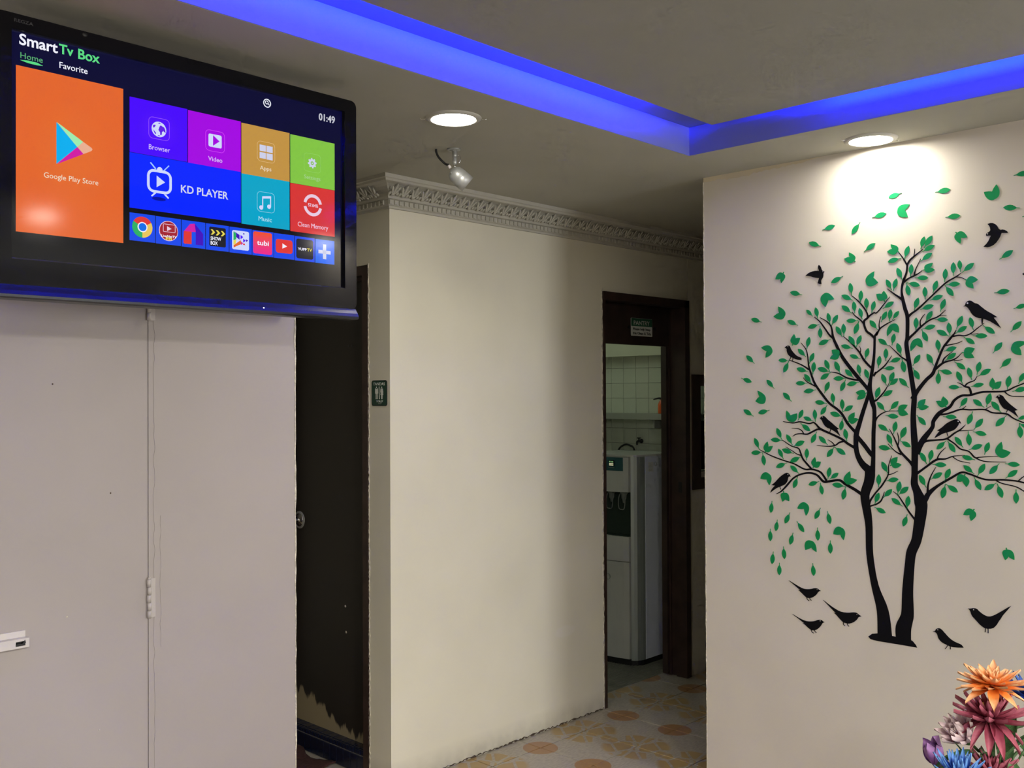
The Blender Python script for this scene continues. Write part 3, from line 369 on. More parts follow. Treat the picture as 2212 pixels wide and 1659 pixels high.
UI=[["text","Smart","white",1,770.9,2321.1,2344.3,850.7,1],["text","Tv","green",1,853.5,2322.2,2343.1,884.4,1],["text","Box","green",1,895.0,2320.6,2342.3,943.0,1],["text","Home","dimgreen",1,773.2,2292.1,2304.3,819.0,0],["poly","tab_underline","green",1,[[772.7,2287.5],[788.2,2289.8],[807.3,2289.7],[819.3,2285.8],[807.3,2284.2],[788.2,2284.6]]],["text","Favorite","white",1,854.4,2290.0,2303.2,915.5,0],["arc","search_ring","white",1,1375.1,2321.7,9.0,11.2,0,360],["arc","search_lens","white",2,1373.5,2323.2,3.0,4.9,0,360],["poly","search_handle","white",2,[[1375.8,2321.3],[1377.3,2322.7],[1381.9,2318.1],[1380.5,2316.6]]],["text","01:49","grey",1,1534.3,2310.7,2329.0,1586.5,1],["rect","app_tile","orange",1,764.3,1920.5,996.7,2274.9,0],["poly","store_logo_blue","cyan",2,[[847.6,2168.9],[892.5,2122.2],[847.6,2077.6]]],["poly","store_logo_green","mint",2,[[848.6,2169.1],[905.2,2136.3],[892.5,2122.2]]],["poly","store_logo_yellow","peach",2,[[892.5,2122.2],[905.2,2136.3],[923.7,2126.2],[926.3,2123.0],[923.7,2118.9],[906.2,2109.1]]],["poly","store_logo_red","magenta2",2,[[848.6,2077.3],[892.5,2122.2],[906.2,2109.1]]],["text","Google Play Store","cream",2,821.2,2044.1,2055.4,939.3,0],["rect","app_tile","violet",1,1012.1,2133.3,1154.6,2260.9,0],["rect","app_tile","magenta",1,1156.7,2132.1,1298.7,2259.3,0],["rect","app_tile","amber",1,1301.0,2129.0,1441.7,2257.1,0],["rect","app_tile","lime",1,1444.4,2127.6,1584.9,2255.0,0],["rect","app_tile","blue",1,1011.7,2004.3,1298.5,2132.2,0],["rect","app_tile","teal",1,1300.8,2002.4,1441.3,2129.3,0],["rect","app_tile","red",1,1444.1,2000.6,1584.5,2126.8,0],["outline","icon_border","lilac",2,1057.1,2174.0,1108.9,2224.8,0.2,0.9],["outline","icon_border","pinkline",2,1201.8,2170.4,1253.8,2222.2,0.2,0.9],["outline","icon_border","amberline",2,1345.1,2168.5,1397.6,2220.6,0.2,0.9],["outline","icon_border","limeline",2,1485.9,2165.7,1539.6,2215.0,0.2,0.7],["outline","icon_border","tealline",2,1344.6,2039.6,1396.4,2091.1,0.2,0.9],["disc","globe","paleblue",2,1082.6,2197.9,18.1],["poly","continent","violet2",3,[[1084.9,2206.9],[1087.2,2207.9],[1090.6,2206.3],[1095.2,2204.5],[1098.1,2198.4],[1098.7,2191.9],[1095.8,2193.6],[1092.9,2195.8],[1089.5,2192.4],[1089.5,2186.9],[1085.5,2184.5],[1084.9,2191.5],[1080.9,2196.2],[1082.6,2202.0]]],["poly","continent","violet2",3,[[1067.8,2205.7],[1072.9,2207.3],[1074.0,2204.8],[1070.1,2199.6],[1067.8,2200.3]]],["poly","continent","violet2",3,[[1067.8,2194.8],[1071.2,2192.2],[1075.2,2188.0],[1074.6,2184.7],[1071.2,2187.8]]],["poly","continent","violet2",3,[[1079.2,2211.8],[1083.8,2213.8],[1087.2,2212.2],[1082.6,2211.0]]],["poly","continent","violet2",3,[[1079.2,2183.3],[1082.6,2184.0],[1086.0,2182.4],[1081.4,2181.8]]],["text","Browser","pinkwhite",2,1057.8,2147.5,2159.0,1110.2,0],["rect","play_square","paleblue",2,1210.0,2181.1,1245.4,2212.9,0.12],["poly","play_triangle","magenta",3,[[1221.7,2210.0],[1239.4,2197.8],[1221.7,2184.1]]],["text","Video","pinkwhite",2,1209.0,2146.3,2157.0,1247.0,0],["rect","grid_square","palelilac",2,1352.4,2195.4,1370.2,2211.3,0],["rect","grid_square","palelilac",2,1372.4,2195.4,1390.5,2211.3,0],["rect","grid_square","palelilac",2,1352.3,2176.8,1370.1,2192.1,0],["rect","grid_square","palelilac",2,1372.3,2176.2,1390.5,2192.2,0],["text","Apps","cream",2,1353.2,2147.4,2157.6,1386.5,0],["gear","gear","palelilac",2,1512.1,2189.6,13.653000000000002],["text","Settings","palegreen",2,1486.3,2145.5,2155.6,1538.0,0],["poly","music_note","paleblue",2,[[1359.6,2079.5],[1385.5,2083.2],[1385.4,2056.2],[1382.7,2055.9],[1382.7,2076.8],[1362.3,2073.9],[1362.3,2050.8],[1359.6,2050.4]]],["disc","music_note","paleblue",2,1356.6,2050.2,5.5],["disc","music_note","paleblue",2,1379.7,2055.2,5.6],["text","Music","palecyan",2,1349.0,2016.2,2027.1,1387.8,0],["arc","memory_ring","palepink",2,1513.7,2077.0,20.9,29.4,12,168],["arc","memory_ring","palepink",2,1513.7,2077.0,20.9,29.4,192,348],["text","57.04%","palepink",2,1498.4,2072.6,2081.0,1530.4,1],["text","Clean Memory","palepink",2,1466.3,2015.9,2027.9,1562.7,0],["disc","player_shadow","darkblue",2,1082.4,2033.5,17],["outline","player_frame","paleblue",3,1053.0,2046.8,1114.2,2102.0,0.3,6.2],["poly","player_screen_play","paleblue",3,[[1076.6,2087.8],[1097.4,2074.6],[1076.5,2060.5]]],["poly","player_antenna","paleblue2",3,[[1060.0,2115.6],[1062.4,2117.4],[1075.7,2104.1],[1072.8,2102.0]]],["poly","player_antenna","paleblue2",3,[[1106.3,2116.6],[1108.2,2115.1],[1095.7,2101.8],[1092.3,2102.0]]],["poly","player_leg","paleblue",3,[[1069.9,2046.5],[1075.6,2046.5],[1066.0,2037.2],[1062.3,2038.1]]],["poly","player_leg","paleblue",3,[[1093.9,2046.1],[1099.7,2046.4],[1107.2,2039.2],[1104.9,2036.7]]],["disc","player_knob","paleblue",3,1084.2,2102.2,6.9],["text","KD PLAYER","palelilac",2,1137.6,2057.5,2075.7,1263.1,1],["rect","shortcut_tile","azure",1,1011.9,1929.1,1073.7,1993.2,0],["rect","shortcut_tile","azure",1,1075.6,1928.5,1137.7,1992.6,0],["rect","shortcut_tile","azure",1,1139.9,1927.9,1201.1,1992.0,0],["rect","shortcut_tile","azure",1,1203.2,1927.3,1264.8,1991.4,0],["rect","shortcut_tile","azure",1,1267.1,1926.7,1329.6,1990.8,0],["rect","shortcut_tile","azure",1,1331.6,1926.2,1392.8,1990.2,0],["rect","shortcut_tile","azure",1,1394.7,1925.6,1455.8,1989.6,0],["rect","shortcut_tile","azure",1,1458.1,1925.0,1519.2,1989.0,0],["rect","shortcut_tile","skyblue",1,1521.8,1924.5,1583.2,1988.3,0],["arc","browser_logo","cred",2,1041.9,1962.2,0.1,24.4,30,150],["arc","browser_logo","cgreen",2,1041.9,1962.2,0.1,24.4,150,270],["arc","browser_logo","cyellow",2,1041.9,1962.2,0.1,24.4,270,390],["disc","browser_logo_ring","white",3,1041.9,1962.2,11.9],["disc","browser_logo_eye","cblue",4,1041.9,1962.2,9.4],["disc","live_logo_ring","palepink",2,1106.2,1960.7,23.9],["disc","live_logo","maroon",3,1106.2,1960.7,22.4],["outline","live_logo_screen","palepink",4,1091.9,1957.6,1122.8,1976.8,0.1,1.2],["poly","live_logo_play","palepink",4,[[1102.0,1971.9],[1113.3,1966.2],[1102.0,1960.2]]],["text","LiveNetTV","white",4,1087.7,1945.2,1950.8,1126.0,1],["rect","live_logo_tag","yellow",4,1098.6,1939.1,1113.8,1944.9,0],["text","v4.6","maroon",5,1100.7,1939.4,1943.1,1111.7,1],["poly","arch_logo","magenta2",2,[[1144.7,1964.4],[1160.9,1984.0],[1172.9,1986.2],[1177.8,1966.5],[1145.2,1963.7]]],["poly","arch_logo","cred",3,[[1144.7,1965.2],[1164.7,1966.0],[1164.6,1935.6],[1146.5,1935.2],[1143.9,1937.9]]],["poly","arch_logo","indigo",3,[[1172.9,1986.2],[1194.9,1963.3],[1194.8,1935.2],[1175.6,1935.7],[1175.6,1966.2]]],["rect","film_logo","black",2,1211.6,1937.0,1256.3,1984.3,0.08],["poly","film_chevron","yellow",3,[[1215.2,1977.7],[1220.3,1977.8],[1227.0,1971.4],[1220.2,1964.9],[1215.2,1964.9],[1220.8,1971.5]]],["poly","film_chevron","yellow",3,[[1228.7,1977.3],[1233.8,1977.4],[1240.6,1970.9],[1233.8,1964.4],[1228.7,1964.4],[1234.4,1971.0]]],["poly","film_chevron","yellow",3,[[1242.3,1976.8],[1247.5,1976.9],[1254.3,1970.4],[1247.4,1963.9],[1242.3,1963.8],[1248.0,1970.4]]],["text","SHOW","white",3,1214.9,1952.0,1960.5,1243.4,1],["text","BOX","white",3,1214.9,1940.4,1949.4,1234.0,1],["rect","mosaic_logo","paleblue",2,1273.7,1935.3,1321.2,1983.3,0.1],["poly","mosaic_piece","cgreen",3,[[1277.2,1979.8],[1284.7,1975.4],[1284.7,1961.0],[1277.1,1957.5]]],["poly","mosaic_piece","indigo",3,[[1278.0,1980.7],[1294.1,1972.6],[1294.1,1960.7],[1284.7,1966.3],[1284.7,1975.4]]],["poly","mosaic_piece","yellow",3,[[1277.1,1957.0],[1284.7,1960.5],[1283.8,1950.4],[1277.1,1945.8]]],["poly","mosaic_piece","orange",3,[[1277.1,1945.0],[1297.0,1959.7],[1299.9,1950.8],[1278.0,1939.8]]],["poly","mosaic_piece","violet",3,[[1297.0,1972.9],[1304.4,1968.5],[1297.0,1961.8]]],["poly","mosaic_piece","violet",3,[[1304.4,1964.5],[1311.8,1960.0],[1304.4,1954.7]]],["poly","mosaic_piece","indigo",3,[[1303.5,1978.4],[1308.2,1978.1],[1306.5,1973.4]]],["poly","mosaic_piece","indigo",3,[[1311.8,1964.0],[1318.3,1961.5],[1313.2,1956.8]]],["poly","mosaic_piece","cred",3,[[1303.5,1948.6],[1310.3,1948.5],[1306.4,1954.2]]],["poly","mosaic_piece","magenta2",3,[[1297.6,1957.2],[1304.4,1952.6],[1298.4,1948.0]]],["rect","streaming_logo","tubi",2,1333.3,1931.3,1388.1,1987.1,0.1],["text","tubi","white",3,1343.8,1953.7,1965.9,1378.3,1],["rect","video_logo","cred",2,1399.4,1939.9,1449.9,1975.0,0.2],["poly","video_logo_play","white",3,[[1418.8,1964.9],[1432.7,1958.2],[1418.8,1951.3]]],["rect","tv_logo","black",2,1461.6,1931.0,1514.6,1982.8,0.12],["text","YUPP","white",3,1465.8,1952.8,1959.5,1493.5,1],["text","TV","yellow",3,1494.8,1952.2,1960.0,1510.0,1],["rect","plus_bar","palelilac",2,1545.6,1936.4,1556.3,1976.3,0],["rect","plus_bar","palelilac",2,1531.1,1950.8,1570.7,1960.1,0]]
# ================================================================== the room
X0, Y0, H = 2.488, 3.083, 2.43            # toilet wall, pantry wall, ceiling
X3, YE = 3.348, 2.166                     # wall with the tree, and where it ends
Y1, X1 = 2.50, 1.657                      # television wall, and where it ends
XMIN, XMAX, YMIN, YMAX = -1.6, 6.2, -2.6, 4.7
floor = struct(box('floor', XMIN, XMAX, YMIN, YMAX, -0.12, -0.003, M_SLAB), 'beige tiled floor')
proto = box('floor_tile', -.1477, .1477, -.1477, .1477, -.012, 0, M_FTILE); bevelled(proto.data, 0.0012, 1)
first = True
for i in range(-8, 6):
    for j in range(-6, 4):
        cx, cy = 3.525 + .3*i + .15, 2.95 + .3*j + .15
        if cx > 2.55 and cy > 3.2: continue
        if cx > 3.40 and cx < 3.45 and cy < 2.1: continue
        if cx < 1.3 or cx > 5.2: continue
        if cy > 3.9 or cx < X1 and 2.4 < cy < 2.7: continue
        o = proto if first else copies(proto, 'floor_tile', floor)
        first = False
        o.parent = floor; o.location = (cx, cy, random.uniform(-.0006, .0006)); o.rotation_euler = (0, 0, math.pi if i % 2 else 0)
# television wall: the part right of the flush door, the part over it
wl = struct(boxes('wall_left', [(1.2008, X1, Y1, Y1+.12, 0, H), (XMIN, 1.2008, Y1, Y1+.12, 2.08, H), (XMIN, .33, Y1, Y1+.12, 0, 2.08)], M_TVWALL), 'pale plastered wall behind the television')
def ragged(name, fr, b0, b1, a0, a1, d0, d1, M, parent, step=.012, jit=.6, seed=1):
    """strip with torn edges, standing proud of a wall"""
    rnd = random.Random(seed); n = max(4, int((b1-b0)/step)); L, R_ = [], []
    for k in range(n+1):
        b = b0 + (b1-b0)*k/n; L.append((a0 + (a1-a0)*jit*rnd.random()*.5, b)); R_.append((a1 - (a1-a0)*jit*rnd.random()*.5, b))
    v, f = [], []
    for k in range(n+1):
        v += [fr(*L[k], d1), fr(*R_[k], d1), fr(*L[k], d0), fr(*R_[k], d0)]
    for k in range(n):
        q = 4*k; f += [(q,q+1,q+5,q+4),(q,q+4,q+6,q+2),(q+1,q+3,q+7,q+5)]
    return pyd(name, v, f, M, parent)
FTV = Frame((0, Y1, 0), (1,0,0), (0,0,1))            # faces -Y
FX0 = Frame((X0, 0, 0), (0,-1,0), (0,0,1))           # faces -X ; a = -y
FY0 = Frame((0, Y0, 0), (1,0,0), (0,0,1))
FX3 = Frame((X3, YE, 0), (0,-1,0), (0,0,1))          # a = distance from the wall's free end
ragged('plaster_edge', FTV, 0, H, X1-.0045, X1+.0025, -.004, .0012, M_CHIP, wl, .03, .8, 3)
ragged('plaster_patch', FTV, .2, 2.0, 1.213, 1.226, 0, .0012, M_TVWALL, wl, .03, .9, 4)
ragged('plaster_patch', FTV, .9, 1.25, 1.232, 1.240, 0, .0010, M_TVWALL, wl, .02, .9, 5)
box('mounting_board', .70, X1-.03, Y1-.018, Y1, 1.823, 2.30, M_TVWALL, wl, .002)
# flush painted door in the television wall
d1 = struct(box('door_1', .335, 1.1994, Y1+.0015, Y1+.04, .01, 2.078, M_TVWALL), 'flush painted door with hinges, under the television')
def hinge(z0, z1):
    n = 5; hgt = (z1-z0)/n
    hp = lathe('hinge', (1.2, Y1-.005, z0), (0,0,1), [(.0052,0),(.0052,hgt-.0012)], M_PAINTED, d1, 14)
    for k in range(1, n):
        lathe('knuckle', (1.2 + (.0006 if k % 2 else -.0006), Y1-.005, z0+hgt*k), (0,0,1), [(.0052,0),(.0052,hgt-.0012)], M_PAINTED, hp, 14)
    lathe('pin_head', (1.2, Y1-.005, z1), (0,0,1), [(.0045,-.001),(.0045,.003),(.002,.0045)], M_PAINTED, hp, 12)
    box('hinge_leaf', 1.2, 1.219, Y1-.0022, Y1, z0, z1, M_PAINTED, hp, .0006, 1)
hinge(.983, 1.086); hinge(1.770, 1.873); hinge(.20, .303)
for x, z in ((.955,1.60),(.815,1.40),(1.10,1.32),(.99,1.02),(1.07,.72)):
    lathe('nail_mark', (x, Y1+.0015, z), (0,-1,0), [(.0022,0),(.0016,.001)], M_CHIPD if z > 1.2 else M_CHIP, d1, 8)
# white rail with a broken latch slot fixed on the door
rail = thing('slide_rail', 'white plastic slide rail with a dark broken slot on the flush door', 'rail', (.7, Y1, .985))
box('back_flange', .40, .890, Y1-.004, Y1+.0005, .990, 1.006, M_WHITEPL, rail, .0008, 1)
FR = Frame((0, Y1, .97), (1,0,0), (0,0,1))
boxes('channel', [(.40,.862,Y1-.020,Y1-.003,.968,.990),(.862,.884,Y1-.020,Y1-.003,.984,.990),(.862,.884,Y1-.020,Y1-.003,.968,.973),(.884,.893,Y1-.020,Y1-.003,.968,.990)], M_WHITEPL, rail)
boxes('slot_lining', [(.8625,.8835,Y1-.012,Y1-.004,.9735,.9835)], M_BLACK, rail)
plate('broken_latch', FR, [(.861,.006),(.866,.010),(.877,.008),(.883,.017),(.885,.010),(.882,.004),(.876,.006),(.864,.004)], .012, .0205, M_BLACK, rail)
# toilet wall (faces the camera side), pantry wall, tree wall, and the room behind the camera
wt = struct(boxes('wall_recess', [(X0, X0+.12, Y0, 3.222, 0, H), (X0, X0+.12, 3.902, YMAX, 0, H), (X0, X0+.12, 3.222, 3.902, 2.105, H)], M_MID), 'cream wall beside the toilet door')
wm = struct(boxes('wall_middle', [(X0+.12, 3.846, Y0, Y0+.14, 0, H), (4.602, 4.632, Y0, Y0+.14, 0, H), (3.846, 4.600, Y0, Y0+.14, 2.082, H), (4.632, 5.06, Y0, Y0+.14, 0, 1.03), (4.632, 5.06, Y0, Y0+.14, 1.675, H), (5.06, XMAX, Y0, Y0+.14, 0, H)], M_MID), 'cream wall with the pantry doorway')
wr = struct(box('wall_right', X3, X3+.12, YMIN, YE, 0, H, M_TREEWALL), 'beige wall carrying the tree decal')
struct(boxes('wall_back', [(XMIN, WIN_A[0], YMIN-.12, YMIN, 0, H), (WIN_A[1], XMAX, YMIN-.12, YMIN, 0, H), (WIN_A[0], WIN_A[1], YMIN-.12, YMIN, 0, WIN_A[2]), (WIN_A[0], WIN_A[1], YMIN-.12, YMIN, WIN_A[3], H)], M_TREEWALL))
struct(box('wall_side', XMIN-.12, XMIN, YMIN, YMAX, 0, H, M_TREEWALL))
def fill_window(name, p, q, z0, z1):
    t = struct(thing(name, 'added unseen white framed window in the wall behind the viewer', 'window', (*p, z0))); del t['category']
    P_, Q_ = Vector((*p, 0)), Vector((*q, 0)); d = (Q_-P_).normalized(); n = Vector((-d.y, d.x, 0)); L_ = (Q_-P_).length
    def bar(a0, a1, b0, b1):
        v = [P_ + d*a + n*w_ + Vector((0,0,b)) for a in (a0,a1) for w_ in (.0,.05) for b in (b0,b1)]
        pyd('window_frame', v, BOXF, M_WHITEPL, t)
    bar(0, .02, z0, z1); bar(L_-.02, L_, z0, z1); bar(.02, L_-.02, z0, z0+.02); bar(.02, L_-.02, z1-.02, z1); bar(L_/2-.012, L_/2+.012, z0+.02, z1-.02)
fill_window('added_window', (WIN_A[1], YMIN-.05), (WIN_A[0], YMIN-.05), WIN_A[2], WIN_A[3])  # made-up window framing the fill lamp outside
struct(box('wall_end', XMAX, XMAX+.12, YMIN, YMAX, 0, H, M_MID))
struct(box('wall_far', XMIN, XMAX, YMAX, YMAX+.12, 0, H, M_MID))
struct(box('wall_passage', .90, 1.0, Y1+.12, YMAX, 0, H, M_MID))
ragged('plaster_edge', Frame((X3,0,0),(0,-1,0),(0,0,1)), 0, H, -YE-.002, -YE+.0035, -.003, .0012, M_CHIP, wr, .03, .8, 6)
# unpainted strip left under the ceiling on the tree wall
v = []; rnd = random.Random(5); n = 46
for k in range(n+1):
    a = .5*k/n; hgt = .013 + .006*rnd.random() + (.006 if .10 < a < .21 else 0) - .012*max(0, a-.25)/.25
    v += [FX3(a, H, .0012), FX3(a, H-hgt, .0012), FX3(a, H-hgt, -.001)]
pyd('bare_strip', v, [q for k in range(n) for q in ((3*k,3*k+1,3*k+4,3*k+3),(3*k+1,3*k+2,3*k+5,3*k+4))], mat('cream undercoat', (.66,.58,.42), .8), wr)
# ceiling ring with a lit recess, and the floating panel inside it
TX0, TX1, TY0, TY1, ZT = -1.0, 3.0, -.02, 2.0, 2.533
cl = struct(boxes('ceiling', [(XMIN, XMAX, TY1, YMAX, H, ZT), (XMIN, XMAX, YMIN, TY0, H, ZT), (TX1, XMAX, TY0, TY1, H, ZT), (XMIN, TX0, TY0, TY1, H, ZT)], M_CEIL), 'plain plaster ceiling border')
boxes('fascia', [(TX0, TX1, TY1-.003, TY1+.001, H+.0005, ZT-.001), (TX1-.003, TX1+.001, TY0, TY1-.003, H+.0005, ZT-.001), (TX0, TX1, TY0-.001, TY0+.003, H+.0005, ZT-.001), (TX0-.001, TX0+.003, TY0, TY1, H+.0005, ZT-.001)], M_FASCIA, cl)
box('recess_top', XMIN, XMAX, YMIN, YMAX, ZT, ZT+.1, M_FASCIA, cl)  # gap ceiling takes the same painted-in blue glow
PX0, PX1, PY0, PY1, PZ = TX0+.08, 2.92, TY0+.13, 1.852, 2.499
cp = struct(box('ceiling_panel', PX0, PX1, PY0, PY1, PZ, PZ+.010, M_PANEL), 'floating ceiling panel with blue light behind its edge')
boxes('panel_hanger', [(PX0+.3*k, PX0+.3*k+.03, PY0+.3, PY1-.3, PZ+.010, ZT) for k in range(1, 13)], M_CEIL, cp)
led = thing('light_strip', 'blue LED strip glowing in the ceiling cove', 'light strip', (1.0, PY1-.03, PZ+.010))
box('strip', PX0+.1, 2.60, PY1-.030, PY1-.022, PZ+.010, PZ+.019, M_LED, led)
box('strip', PX1-.030, PX1-.022, PY0+.1, 1.46, PZ+.010, PZ+.019, M_LED, led)
# ------------------------------------------------------------------ cornice with dentils and leaf relief
cor = struct(thing('trim_1', 'white plaster cornice with dentils and leaf scrolls', 'cornice', (X0, Y0, 2.32)))
del cor['category']
prof = [(0,2.318),(.010,2.318),(.012,2.326),(.020,2.330),(.020,2.350),(.030,2.353),(.034,2.360)]
prof += [(.034 + .052*(1-math.cos(t)), 2.360 + .044*math.sin(t)) for t in [math.radians(a) for a in (18,36,54,72,90)]]
prof += [(.094,2.406),(.098,2.413),(.104,2.416),(.106,2.430),(0,2.430)]
nP = len(prof)
v = [(X0-p, YMAX, z) for p, z in prof] + [(X0-p, Y0-p, z) for p, z in prof] + [(XMAX, Y0-p, z) for p, z in prof]
pyd('moulding', v, [(r*nP+i, r*nP+i+1, (r+1)*nP+i+1, (r+1)*nP+i) for r in (0,1) for i in range(nP-1)], M_CORNICE, cor)
dn = box('dentil', -.0065, .0065, .004, .011, 0, .018, M_CORNICE); bevelled(dn.data, .0015, 1)
dn.parent = cor; dn.matrix_parent_inverse = cor.matrix_world.inverted(); dn.location = (X0-.012, Y0-.0305, 2.331)
def put(src, name, loc, rz):
    o = copies(src, name, cor); o.matrix_parent_inverse = cor.matrix_world.inverted(); o.location = loc; o.rotation_euler = (0,0,rz)
for k in range(1, 92): put(dn, 'dentil', (X0-.012+.0255*k, Y0-.0305, 2.331), 0)
for k in range(1, 24): put(dn, 'dentil', (X0-.0305, Y0-.012+.0255*k, 2.331), -math.pi/2)
def leaf_relief():
    bm = bmesh.new()
    def blob(x, z, sx, sz, rot, d=.005):
        r = bmesh.ops.create_uvsphere(bm, u_segments=8, v_segments=5, radius=1)
        for w_ in r['verts']:
            X, Y, Z = w_.co.x*sx, w_.co.y*d, w_.co.z*sz
            xx = X*math.cos(rot)-Z*math.sin(rot); zz = X*math.sin(rot)+Z*math.cos(rot)
            w_.co = (x+xx, Y-(z+zz)*0.95, z+zz)
    blob(0, .020, .006, .021, 0); blob(-.012, .016, .005, .018, .55); blob(.012, .016, .005, .018, -.55)
    blob(-.019, .006, .007, .006, 0); blob(.019, .006, .007, .006, 0); blob(0, .002, .009, .005, 0)
    me = bpy.data.meshes.new('leaf_scroll'); bm.to_mesh(me); bm.free(); return me
ls = link('leaf_scroll', leaf_relief(), M_CORNICE, cor, True); ls.location = (X0-.02, Y0-.045, 2.3615)
for k in range(1, 45): put(ls, 'leaf_scroll', (X0-.02+.052*k, Y0-.045, 2.3615), 0)
for k in range(1, 12): put(ls, 'leaf_scroll', (X0-.045, Y0-.02+.052*k, 2.3615), -math.pi/2)
# ------------------------------------------------------------------ downlights
def downlight(x, y, z, label):
    t = thing('downlight', label, 'downlight', (x, y, z), 'round white ceiling downlights')
    lathe('trim_ring', (x, y, z), (0,0,-1), [(.0697,.0005),(.0697,.0060),(.072,.0072),(.079,.0058),(.087,.0020),(.088,-.001)], M_TRIM, t, 40, caps=False)
    lathe('lens', (x, y, z), (0,0,-1), [(.0694,.0004),(.0694,.0022)], M_LENS, t, 24, False)
    for s in (-1, 1):
        tube('spring_clip', [(x+s*.060, y-s*.060, z-.001), (x+s*.068, y-s*.068, z-.005), (x+s*.076, y-s*.072, z-.001)], .0008, M_CHROME, t, 6, 3)
    return t
downlight(2.066, 2.243, H, 'lit round downlight in the ceiling just above the silver spotlight')
downlight(3.240, 1.430, H, 'lit round downlight in the ceiling close to the tree wall')
for i, (x, y) in enumerate(((3.24,-.20),(1.80,-.436),(.10,-.436))):  # third is an added fill lamp; the others follow a reflection and a shadow edge
    downlight(x, y, H, 'unseen lit round downlight behind the viewer, ' + ('first','second','third','fourth','fifth','sixth')[i] + ' counted from the tree wall')
M_FILLPANEL = emit('lit fill panel', (1.0, 0.97, 0.92), FILL_PANEL_W)  # unseen panels added to lift the general room light
for i, (x, y) in enumerate(((.50,-1.25),(-.75,-1.25))):
    t = thing('fill_panel', 'added unseen square fill panel behind the viewer, ' + ('nearer to', 'farther from')[i] + ' the tree wall', 'fill lamp', (x, y, H), 'added ceiling fill panels')
    box('frame', x-.31, x+.31, y-.31, y+.31, H-.010, H-.001, M_TRIM, t, .002, 1)
    pyd('diffuser', [(x-.29,y-.29,H-.0105),(x+.29,y-.29,H-.0105),(x+.29,y+.29,H-.0105),(x-.29,y+.29,H-.0105)], [(0,3,2,1)], M_FILLPANEL, t)
# ------------------------------------------------------------------ silver spotlight
sp = thing('spotlight', 'silver bullet spotlight with black cable hanging from the ceiling', 'spotlight', (2.328, 2.527, H))
B = Vector((2.328, 2.527, H)); RT = Vector((math.sin(YAW), -math.cos(YAW), 0)); FWD = Vector((math.cos(YAW), math.sin(YAW), 0)); UPV = Vector((0,0,1))
lathe('canopy', B, (0,0,-1), [(.024,0),(.024,.003),(.021,.005),(.010,.006),(.010,.008)], M_SILVER, sp)
lathe('stem', B + RT*.003, (0,0,-1), [(.0085,.006),(.0085,.026),(.0082,.0265),(.0082,.028),(.0080,.028),(.0078,.050),(.006,.054),(.003,.056)], M_SILVER, sp)
lathe('swivel_joint', B + RT*.004, (0,0,-1), [(.003,.055),(.0045,.059),(.0045,.063),(.003,.068)], M_CHROME, sp, 14)
hd = (RT*.74 - UPV*.62 + FWD*.20).normalized(); hc = B + RT*.020 - UPV*.100
head = lathe('lamp_head', hc, hd, [(.001,-.040),(.011,-.038),(.020,-.033),(.027,-.024),(.0305,-.012),(.0315,.000),(.0310,.0006),(.0310,.0020),(.0315,.0026),(.0315,.036),(.0295,.036),(.0275,.026),(.014,.018),(.001,.017)], M_SILVER, sp, 36)
lathe('cable_gland', hc - hd*.034 - RT*.006 + UPV*.010, (-hd + UPV*.5), [(.0055,0),(.0055,.007),(.004,.012)], M_WHITEPL, head, 14)
lathe('head_screw', hc - hd*.016 - RT*.016 - FWD*.023 , (-RT - FWD*.6), [(.003,0),(.003,.002),(.001,.003)], M_CHROME, head, 10)
tube('cable', [B - RT*.062, B - RT*.061 - UPV*.012, B - RT*.052 - UPV*.030, B - RT*.030 - UPV*.052, hc - hd*.040 - RT*.008 + UPV*.018], .0040, M_BLACK, sp)
tube('wire_hook', [B + RT*.012 - UPV*.024, B + RT*.020 - UPV*.022, B + RT*.024 - UPV*.036, B + RT*.018 - UPV*.050], .0012, M_CHROME, sp, 6)
# ------------------------------------------------------------------ toilet door with frame, knob, mosaic step
d2 = struct(thing('door_2', 'dark brown toilet door with a rotted foot', 'door', (X0, 3.53, 0))); del d2['category']
box('leaf', X0+.055, X0+.090, 3.258, 3.862, .10, 2.062, M_TDOOR, d2)
fr2 = boxes('frame', [(X0-.006, X0+.100, 3.222, 3.258, .0, 2.102), (X0-.006, X0+.100, 3.862, 3.900, .0, 2.102), (X0-.006, X0+.100, 3.258, 3.862, 2.064, 2.102)], M_WOOD2, d2)
boxes('door_stop', [(X0+.035, X0+.055, 3.258, 3.270, .10, 2.062), (X0+.035, X0+.055, 3.258, 3.862, 2.048, 2.064)], M_WOOD2, d2)
FD = Frame((X0-.006, 0, 0), (0,-1,0), (0,0,1))
ragged('plaster_edge', FX0, .02, 2.11, -3.228, -3.214, -.002, .004, M_CHIP, d2, .012, 1.0, 11)
ragged('paint_flake', FX0, .05, 2.09, -3.222, -3.216, .004, .0046, M_CHIPD, d2, .009, 1.9, 12)
kn = lathe('knob', (X0+.055, 3.804, 1.003), (-1,0,0), [(.030,0),(.030,.004),(.012,.007),(.011,.022),(.022,.030),(.026,.042),(.020,.052),(.006,.055)], M_CHROME, d2, 24)
lathe('knob_plate', (X0+.055, 3.804, 1.003), (-1,0,0), [(.040,-.001),(.040,.002),(.036,.003)], M_SILVER, kn, 28)
for z, y in ((1.78,3.405),(1.78,3.43),(.66,3.46),(.55,3.455)):
    lathe('screw_hole', (X0+.0551, y, z), (-1,0,0), [(.006,0),(.004,.0008)], M_BLACK if z > 1 else M_CHIP, d2, 8)
st = struct(thing('trim_2', 'dark blue mosaic step at the toilet door', 'step', (X0+.05, 3.53, 0))); del st['category']
box('step_core', X0+.002, X0+.095, 3.258, 3.862, .0, .094, M_GROUT, st)
t1 = box('step_tile', -.026, .026, -.0228, .0228, 0, .006, M_STEP); bevelled(t1.data, .001, 1)
